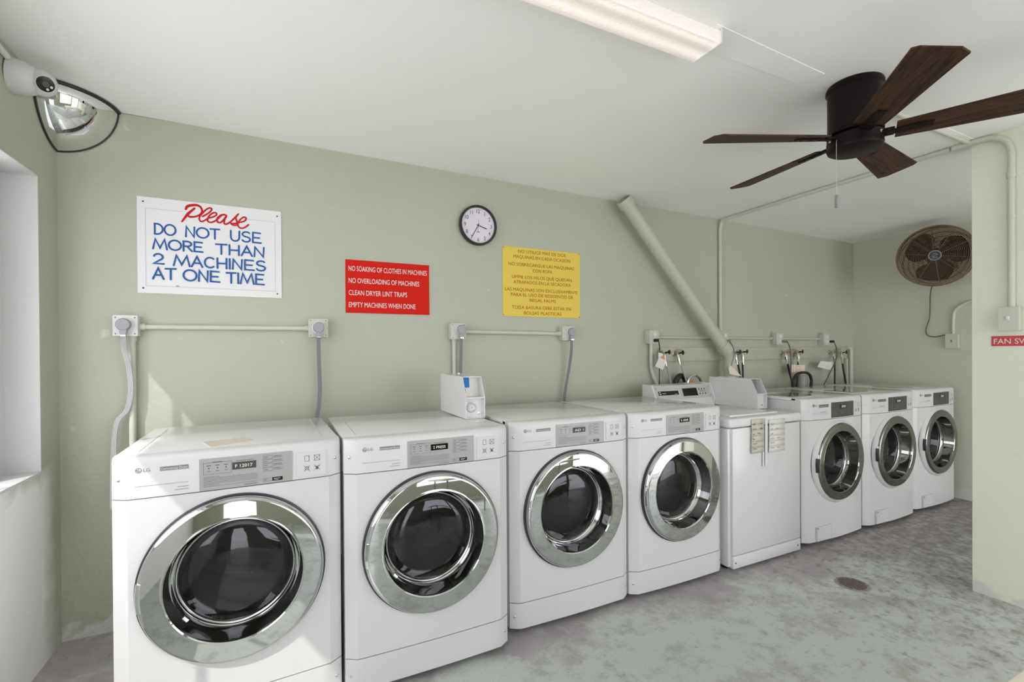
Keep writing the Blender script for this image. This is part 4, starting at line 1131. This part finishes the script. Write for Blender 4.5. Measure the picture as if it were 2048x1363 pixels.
tag(b.build('conduit_pipe', 'gpale'), 'pale conduit bending from the ceiling down the partition to the switch', 'conduit')
b = MB(); b.tube([(3.24, -1.575, HC(3.24, -1.575)-0.0115), (4.262, -1.578, HC(4.25, -1.58)-0.0115)], 0.0105, 10)
tag(b.build('conduit_pipe', 'gpale'), 'thin conduit along the ceiling from the fan to the partition', 'conduit')

# ------------------------------------------------------------------ dryer outlets, plugs and cords
def outlet(label, xl, xr, z0, z1, d, m, group, plug_x, plug_z):
    t = thing('power_outlet', label, 'power outlet', ((xl+xr)/2, 0, (z0+z1)/2), group=group)
    a = (xr-xl)/2; h = (z1-z0)/2
    b = MB(); b.box(-a, a, -d+0.004, -0.0005, -h, h, r=0.002, seg=1); b.build('box', m, t)
    b = MB(); b.box(-a-0.001, a+0.001, -d, -d+0.004, -h-0.001, h+0.001, r=0.0015, seg=1); q = b.build('cover_plate', m, t)
    for sx, sz in ((-1, 1), (1, -1), (1, 1), (-1, -1)):
        b = MB(); b.lathe([(0, 0.0015), (0.003, 0.001), (0.0035, 0)], 8, (sx*(a-0.010), -d, sz*(h-0.010))); b.build('screw', 'ink_light', q)
    b = MB(); b.lathe([(0.034, 0), (0.034, 0.005), (0.030, 0.007), (0.0, 0.007)], 32, (plug_x-(xl+xr)/2, -d, plug_z-(z0+z1)/2)); b.build('socket', 'whitebox', q)
    return t
OG = 'dryer power outlets along the back wall'
def dryer_plug(label, x, z, d, path, group, m='cord'):
    t = thing('power_plug', label, 'plug', (x, -d, z), group=group)
    b = MB(); b.lathe([(0.027, 0), (0.029, 0.006), (0.029, 0.020), (0.025, 0.027), (0.0, 0.028)], 32)
    b.prism([(-0.015, -0.004, -0.015), (0.015, -0.004, -0.015), (0.011, -0.004, -0.047), (-0.011, -0.004, -0.047)], (0, -0.020, 0)); pl = b.build('plug_body', 'plug', t)
    b = MB(); b.box(-0.011, 0.011, -0.024, -0.004, -0.056, -0.047, r=0.001, seg=1); b.build('clamp', 'silver', pl)
    P = smooth_path([Vector(p) for p in path], 8); b = MB()
    for k in range(4):
        off = (k-1.5)*0.0052
        b.tube([Vector((p.x-x+off, p.y+d, p.z-z)) for p in P], 0.0031, 6)
    b.build('cord', m, t)
    return t
PG = 'grey dryer plugs with ribbed cords'
outlet('large painted outlet box nearest the window corner', 0.208, 0.301, 1.396, 1.492, 0.050, 'whitebox', OG, 0.256, 1.449)
dryer_plug('round grey plug with pale cord in the outlet nearest the window', 0.253, 1.448, 0.057, [(0.253, -0.069, 1.395), (0.255, -0.065, 1.33), (0.268, -0.050, 1.24), (0.272, -0.045, 1.14), (0.258, -0.045, 1.05), (0.222, -0.045, 1.00), (0.210, -0.05, 0.93), (0.208, -0.06, 0.80), (0.21, -0.08, 0.60)], PG, 'cord_light')
outlet('painted outlet box above the nearest dryer', 1.050, 1.148, 1.396, 1.496, 0.050, 'gbox', OG, 1.099, 1.447)
dryer_plug('grey plug with dark cord above the gap after the nearest dryer', 1.099, 1.447, 0.057, [(1.097, -0.069, 1.395), (1.098, -0.066, 1.32), (1.102, -0.05, 1.20), (1.104, -0.045, 1.10), (1.098, -0.045, 1.02), (1.088, -0.05, 0.96), (1.084, -0.08, 0.88), (1.084, -0.09, 0.70)], PG)
outlet('painted outlet box with a pipe below, left of the yellow sign', 1.862, 1.960, 1.388, 1.488, 0.052, 'gbox', OG, 1.925, 1.448)
dryer_plug('grey plug with ribbed cord dropping behind the taped coin box', 1.923, 1.448, 0.059, [(1.920, -0.070, 1.395), (1.920, -0.066, 1.30), (1.919, -0.055, 1.15), (1.918, -0.05, 1.0), (1.918, -0.06, 0.80)], PG)
outlet('painted outlet box under the right end of the yellow sign', 2.676, 2.770, 1.385, 1.482, 0.052, 'gbox', OG, 2.738, 1.443)
dryer_plug('grey plug with long cord below the yellow sign right corner', 2.737, 1.441, 0.059, [(2.733, -0.070, 1.388), (2.735, -0.066, 1.31), (2.728, -0.05, 1.20), (2.710, -0.045, 1.10), (2.692, -0.045, 1.0), (2.683, -0.05, 0.92), (2.68, -0.07, 0.75)], PG)
b = MB(); b.tube([(0.302, -0.016, 1.440), (1.050, -0.016, 1.444)], 0.0125, 12); b.tube([(0.302, -0.016, 1.440), (0.325, -0.016, 1.440)], 0.0165, 12); b.tube([(1.03, -0.016, 1.444), (1.050, -0.016, 1.444)], 0.0165, 12)
tag(b.build('conduit_pipe', 'gpale'), 'horizontal conduit joining the two left outlet boxes', 'conduit')
b = MB(); b.tube([(1.961, -0.018, 1.437), (2.676, -0.018, 1.431)], 0.0135, 12); b.tube([(2.656, -0.018, 1.431), (2.676, -0.018, 1.431)], 0.0175, 12)
tag(b.build('conduit_pipe', 'gbox'), 'horizontal conduit joining the outlet boxes below the yellow sign', 'conduit')
b = MB(); b.tube([(0.274, -0.022, 1.396), (0.272, -0.022, 0.55)], 0.0145, 12); b.tube([(0.274, -0.022, 1.396), (0.274, -0.022, 1.372)], 0.0185, 12)
tag(b.build('conduit_pipe', 'gpale'), 'upright conduit below the outlet nearest the window', 'conduit')
b = MB(); b.tube([(1.893, -0.02, 1.388), (1.893, -0.02, 0.55)], 0.0135, 12); b.tube([(1.893, -0.02, 1.388), (1.893, -0.02, 1.365)], 0.017, 12)
tag(b.build('conduit_pipe', 'gbox'), 'upright conduit dropping behind the taped coin box', 'conduit')

# ------------------------------------------------------------------ washer outlets and plumbing
WG = 'small outlet boxes over the washers'
DB = 0.057
def small_outlet(label, xl, zc, m):
    t = thing('outlet_box', label, 'power outlet', (xl+0.044, 0, zc), group=WG)
    b = MB(); b.box(-0.044, 0.044, -DB, -0.0005, -0.052, 0.048, r=0.003); bx = b.build('box', m, t)
    b = MB(); b.box(-0.046, 0.046, -DB-0.003, -DB, -0.054, 0.050, r=0.001, seg=1); cv = b.build('cover_plate', m, t)
    for dz in (0.020, -0.024):
        b = MB(); b.lathe([(0.017, 0), (0.017, 0.003), (0, 0.003)], 20, (0.004, -DB-0.003, dz)); so_ = b.build('socket', 'whitebox', cv)
    return t
so1 = small_outlet('pale outlet box left of the diagonal pipe with a black plug', 3.454, 1.414, 'gbox')
small_outlet('outlet box just right of the diagonal pipe', 4.230, 1.411, 'gpipe')
small_outlet('outlet box above the middle pair of taps', 4.945, 1.410, 'gbox')
small_outlet('outlet box nearest the end wall', 5.645, 1.408, 'gbox')
for lab, xa, xb_ in (('conduit running behind the diagonal pipe between outlet boxes', 3.542, 4.230), ('conduit between the two middle washer outlet boxes', 4.318, 4.945), ('conduit leading to the outlet box nearest the end wall', 5.033, 5.645)):
    b = MB(); b.tube([(xa, -0.013, 1.413), (xb_, -0.013, 1.410)], 0.0115, 10); tag(b.build('conduit_pipe', 'gpipe'), lab, 'conduit')
b = MB(); P = [wp(3.521, 1.362, 0.028), wp(3.522, 1.20, 0.028), wp(3.535, 1.13, 0.028), wp(3.575, 1.05, 0.03), wp(3.60, 1.00, 0.034)]
b.tube(smooth_path(P, 6), 0.0125, 10); tag(b.build('conduit_pipe', 'gpale'), 'pale conduit bending down from the leftmost small outlet box', 'conduit')
# washer cords
def wcord(label, pts, m='cord_dark', plugm='black', r=0.0042):
    x, z = pts[0]; p0 = wp(x, z, DB+0.006)
    t = thing('power_lead', label, 'cord', p0, group='washer power cords')
    b = MB(); b.box(-0.016, 0.016, -0.032, -0.0005, -0.012, 0.012, r=0.005, seg=2); b.build('plug', plugm, t)
    P = [Vector((0, -0.020, 0))] + [wp(a, c, dd)-p0 for a, c, dd in pts[1:]]
    b = MB(); b.tube(smooth_path(P, 6), r, 8); b.build('cord', m, t); return t
wcord('black cord with paper tag from the leftmost small outlet box', [(3.560, 1.389), (3.600, 1.380, 0.09), (3.612, 1.30, 0.09), (3.606, 1.16, 0.09), (3.604, 1.03, 0.09), (3.60, 0.95, 0.09)], 'rubber')
wcord('grey cord hanging over the bend of the diagonal pipe', [(4.368, 1.385), (4.43, 1.36, 0.12), (4.460, 1.31, 0.16), (4.455, 1.25, 0.178), (4.425, 1.17, 0.178), (4.42, 1.09, 0.178)], 'cord', 'cord')
wcord('cord dropping between the middle pair of taps', [(5.125, 1.385), (5.19, 1.372, 0.125), (5.225, 1.31, 0.125), (5.236, 1.17, 0.125), (5.236, 1.06, 0.125), (5.25, 0.94, 0.125)], 'cord_dark', 'cord')
wcord('dark cord looping down from the outlet nearest the end wall', [(5.855, 1.386), (5.93, 1.365, 0.09), (5.955, 1.31, 0.09), (5.945, 1.20, 0.09), (5.865, 1.10, 0.09), (5.79, 1.01, 0.10), (5.73, 0.945, 0.10)], 'cord_dark', 'fanblade')
# diagonal drain pipe
b = MB(); rp = 0.050; dp = 0.114
A0 = Vector((3.104, -dp, 2.462)); A1 = Vector((4.219, -dp, 1.305)); A2 = Vector((4.261, -dp, 1.226)); A3 = Vector((4.264, -dp, 1.122)); A4 = Vector((4.264, -dp, 0.60))
A0 = A0+(A1-A0)*0.05
b.tube([A0]+[A1]+smooth_path([A1, A1.lerp(A2, .5)+Vector((.004, 0, .006)), A2, A3], 5)[1:]+[A4], rp*0.92, 24)
dirn = (A1-A0).normalized()
b.tube([A0, A0+dirn*0.06], rp*1.13, 24)
b.tube([A1-dirn*0.075, A1+dirn*0.01], rp*1.08, 24); b.tube([Vector((4.264, -dp, 1.205)), Vector((4.264, -dp, 1.135))], rp*1.08, 24)
tag(b.build('drain_pipe', 'gpipe'), 'thick green painted drain pipe slanting down the back wall', 'pipe')
# taps and hoses
def tap(label, x, z, hm, rot=0.0, body='brass'):
    p = wp(x, z, 0.06)
    t = thing('water_tap', label, 'tap', (p.x, -0.0205, p.z), group='laundry taps along the back wall')
    b = MB(); b.tube([(0, 0.0195, 0.004), (0, -0.05, 0.004)], 0.010, 10); b.tube([(0, -0.036, 0.012), (0, -0.040, -0.028)], 0.0115, 10); b.tube([(0, -0.0405, -0.020), (0, -0.041, -0.034)], 0.015, 8)
    b.lathe([(0.024, 0), (0.024, 0.004), (0.012, 0.008)], 16, (0, 0.0, 0.004)); b.build('tap_body', body, t)
    b = MB(); b.tube([(0, -0.045, 0.006), (0.012, -0.068, 0.010)], 0.006, 8)
    c = Vector((0.016, -0.073, 0.011))
    for k in range(3): 
        a = rot+k*PI/3; v = Vector((math.cos(a)*0.022, 0.010*math.cos(a), math.sin(a)*0.018)); b.tube([c-v, c+v], [0.004, 0.004], 6)
    b.lathe([(0.014, 0), (0.016, 0.004), (0.010, 0.008), (0, 0.008)], 12, c, (0.4, -1, 0)); b.build('tap_handle', hm, t)
    return Vector((p.x, -0.0615, p.z-0.034))
def hose(label, top, pts, m, r=0.0075):
    t = thing('water_hose', label, 'hose', top, group='water hoses hanging from the taps')
    P = [Vector((0, 0, 0)), Vector((0.003, 0, -0.02))] + [wp(a, c, dd)-top for a, c, dd in pts]
    b = MB(); Q = smooth_path(P, 6); b.tube(Q, r, 10); hs = b.build('hose', m, t)
    b = MB(); d = (Q[8]-Q[0]).normalized()
    b.tube([Vector((0, 0, 0.0)), d*0.022], 0.0125, 8); b.tube([d*0.024, d*0.050], 0.0095, 10); b.tube([d*0.052, d*0.066], 0.0085, 10); b.build('coupling', 'silver', t)
TPS = [
 ('tap behind the hanging tag, leftmost on the board', 3.660, 1.285, 'fanblade', [(3.685, 1.18, 0.06), (3.715, 1.09, 0.06), (3.735, 1.00, 0.07), (3.74, 0.93, 0.08)], 'braid', 'braided hose under the leftmost tap'),
 ('brass tap with dark handle left of the diagonal pipe', 3.806, 1.280, 'fanblade', [(3.84, 1.19, 0.075), (3.885, 1.09, 0.11), (3.915, 0.99, 0.115), (3.915, 0.93, 0.115)], 'braid', 'braided hose under the brass tap left of the diagonal pipe'),
 ('black handled tap next to the diagonal pipe', 4.478, 1.282, 'rubber', [(4.505, 1.20, 0.06), (4.53, 1.12, 0.06), (4.55, 1.02, 0.06), (4.555, 0.93, 0.07)], 'rubber', 'black hose under the tap nearest the diagonal pipe'),
 ('black handled tap, second right of the diagonal pipe', 4.566, 1.284, 'rubber', [(4.570, 1.18, 0.06), (4.573, 1.10, 0.06), (4.573, 1.0, 0.06), (4.573, 0.93, 0.07)], 'rubber', 'black hose under the second tap right of the diagonal pipe'),
 ('corroded tap on the rusty patch, left of the middle pair', 5.158, 1.277, 'brass', [(5.185, 1.18, 0.06), (5.215, 1.09, 0.06), (5.25, 1.0, 0.06), (5.265, 0.93, 0.07)], 'rubber', 'black hose under the corroded left tap of the middle pair'),
 ('black handled tap on the rusty patch, right of the middle pair', 5.338, 1.279, 'rubber', [(5.343, 1.18, 0.06), (5.335, 1.09, 0.06), (5.325, 1.0, 0.06), (5.30, 0.93, 0.07)], 'rubber', 'hose under the right tap of the middle pair, behind the striped tag'),
 ('corroded tap near the end wall, left of the last pair', 5.908, 1.276, 'brass', [(5.925, 1.18, 0.06), (5.927, 1.09, 0.06), (5.925, 1.0, 0.06), (5.925, 0.93, 0.07)], 'rubber', 'dark hose under the left tap of the last pair'),
 ('dark tap closest to the end wall', 6.042, 1.268, 'rubber', [(6.058, 1.16, 0.06), (6.085, 1.06, 0.06), (6.11, 0.98, 0.06), (6.12, 0.93, 0.07)], 'rubber', 'dark hose closest to the end wall'),
]
for lab, x, z, hm, pts, hmat, hl in TPS:
    hose(hl, tap(lab, x, z, hm, rot=x*7), pts, hmat)
# rusty bare patches of the board
b = MB()
for x0, x1, z0, z1 in ((5.085, 5.37, 1.235, 1.325), (5.85, 6.02, 1.255, 1.328), (3.73, 3.85, 1.285, 1.325)):
    n = 14; rnd = random.Random(int(x0*100))
    b.face([Vector(((x0+x1)/2+(x1-x0)/2*math.cos(2*PI*k/n)*rnd.uniform(.8, 1.05), -0.0208, (z0+z1)/2+(z1-z0)/2*math.sin(2*PI*k/n)*rnd.uniform(.75, 1.0))) for k in range(n)])
tag(b.build('rust_patch', 'rust'), 'rusty bare patches on the green board around the taps', 'stain', kind='stuff')
# tags
def tag_card(label, corners, m, bars, group, d=0.075):
    P = [wp(x, z, d) for x, z in corners]; c = sum(P, Vector())/len(P)
    t = thing('paper_tag', label, 'tag', c, group=group)
    b = MB(); b.prism([p-c for p in P], (0, 0.0012, 0)); sh = b.build('card', m, t)
    if bars:
        b = MB(); F = lambda u, v: (P[0]-c)*(1-u)*(1-v)+(P[1]-c)*u*(1-v)+(P[2]-c)*u*v+(P[3]-c)*(1-u)*v+Vector((0, -0.0008, 0))
        for u0, u1, v0, v1 in bars: b.face([F(u0, v0), F(u1, v0), F(u1, v1), F(u0, v1)])
        b.build('printing', 'orange' if m != 'tag' or len(bars) < 3 else 'ink_light', sh)
TG = 'paper tags hanging among the taps'
tag_card('white tag with orange band hanging on the black cord', [(3.594, 1.293), (3.637, 1.287), (3.668, 1.255), (3.675, 1.207), (3.640, 1.157), (3.562, 1.186), (3.598, 1.243)][0:7], 'tag', None, TG, 0.095)
b = MB(); b.prism([wp(3.612, 1.256, 0.0962), wp(3.650, 1.272, 0.0962), wp(3.664, 1.252, 0.0962), wp(3.655, 1.236, 0.0962)], (0, 0.0008, 0))
q = b.build('orange_band', 'orange'); q['label'] = 'orange band'
for o in list(COL.objects):
    if o.get('label', '').startswith('white tag with orange'): q.parent = o; q.matrix_parent_inverse = Matrix.Translation(-o.location)
tag_card('cream triangular tag beside the bend of the diagonal pipe', [(4.393, 1.155), (4.416, 1.179), (4.557, 1.077), (4.409, 1.101)], 'kraft', None, TG, 0.182)
tag_card('cream tag with printed bars in front of the middle taps', [(5.236, 1.168), (5.449, 1.161), (5.440, 1.084), (5.232, 1.092)], 'kraft', [(0.14, 0.16, 0.05, 0.95), (0.36, 0.38, 0.0, 1.0), (0.68, 0.70, 0.0, 1.0), (0.4, 0.64, 0.2, 0.25), (0.4, 0.64, 0.5, 0.55)], TG, 0.10)
tag_card('plain white tag tilted near the end wall taps', [(5.697, 1.195), (5.890, 1.181), (5.884, 1.140), (5.843, 1.104), (5.642, 1.139)], 'tag', None, TG, 0.10)
# standpipe with looping drain hose
p = wp(5.430, 1.064, 0.075)
b = MB(); b.tube([(p.x, -0.075, 0.55), (p.x, -0.075, p.z)], 0.050, 20); b.lathe([(0.052, 0), (0.052, -0.02)], 20, (p.x, -0.075, p.z), 'z')
tag(b.build('standpipe', 'gpale'), 'green painted standpipe behind the middle washer', 'pipe')
b = MB(); Q = [wp(5.262, 0.93, 0.155), wp(5.275, 1.02, 0.155), wp(5.33, 1.075, 0.155), wp(5.43, 1.090, 0.155), wp(5.51, 1.070, 0.155), wp(5.545, 1.01, 0.155), wp(5.53, 0.93, 0.155)]
b.tube(smooth_path(Q, 7), 0.013, 10); tag(b.build('drain_hose', 'rubber'), 'black drain hose arching over the standpipe', 'hose')
b = MB(); Q = [wp(3.752, 0.96, 0.065), wp(3.775, 1.055, 0.065), wp(3.818, 1.100, 0.065), wp(3.862, 1.098, 0.065), wp(3.885, 1.06, 0.065)]
b.tube(smooth_path(Q, 7), 0.021, 12); tag(b.build('drain_hose', 'rubber'), 'thick black hose elbow behind the plain washer console', 'hose')
t = thing('hose_coil', 'coiled silver hose behind the plain washer console', 'hose', wp(3.985, 1.030, 0.13))
b = MB(); b.tube([Vector((0.075*math.cos(a), 0, 0.075*math.sin(a)-0.005)) for a in [math.radians(-20+220*k/20) for k in range(21)]], 0.010, 8); b.build('hose', 'silver', t)
b = MB(); b.lathe([(0.048, 0.0), (0.05, 0.012), (0.0, 0.016)], 24, (-0.03, 0.01, -0.02)); b.build('fitting', 'amber', t)
b = MB(); b.tube([(3.79, -0.032, 0.6), (3.79, -0.032, 1.04)], 0.03, 16); tag(b.build('standpipe', 'gpale'), 'painted standpipe stub behind the plain washer console', 'pipe')
b = MB(); P = [wp(6.150, 1.322, 0.03), wp(6.185, 1.322, 0.03), wp(6.203, 1.312, 0.03), wp(6.206, 1.285, 0.03), wp(6.206, 0.80, 0.03)]
b.tube(P, 0.016, 12); tag(b.build('water_pipe', 'gpale'), 'upright pale water pipe in the far corner', 'pipe')
b = MB(); P = [wp(6.130, 1.215, 0.03), wp(6.135, 0.85, 0.03)]
b.tube(P, 0.012, 10); tag(b.build('water_pipe', 'gpipe'), 'thin green pipe beside the last tap', 'pipe')

# ------------------------------------------------------------------ floor drain and table
t = thing('floor_drain', 'round rusty drain cover set in the floor', 'drain', (3.785, -1.262, 0))
b = MB(); b.lathe([(0.083, 0.0005), (0.080, 0.004), (0.0, 0.004)], 28, (0, 0, 0), 'z'); q = b.build('cover', 'drainiron', t)
b = MB()
for k in range(-3, 4):
    L = math.sqrt(max(0, 0.066**2-(k*0.019)**2)); b.box(k*0.019-0.004, k*0.019+0.004, -L, L, 0.0042, 0.0052)
b.build('slot', 'fanblade', q)
t = thing('folding_table', 'cream folding tabletop reaching into the lower right corner of the view', 'table', (2.62, -2.80, 0))
b = MB(); b.box(-0.62, 0.62, -0.39, 0.392, 0.722, 0.750, r=0.004); b.build('tabletop', 'table', t)
for sx in (-0.52, 0.52):
    for sy in (-0.3, 0.3):
        b = MB(); b.tube([(sx, sy, 0), (sx, sy, 0.722)], 0.014, 10); b.build('leg', 'grey_leg', t)
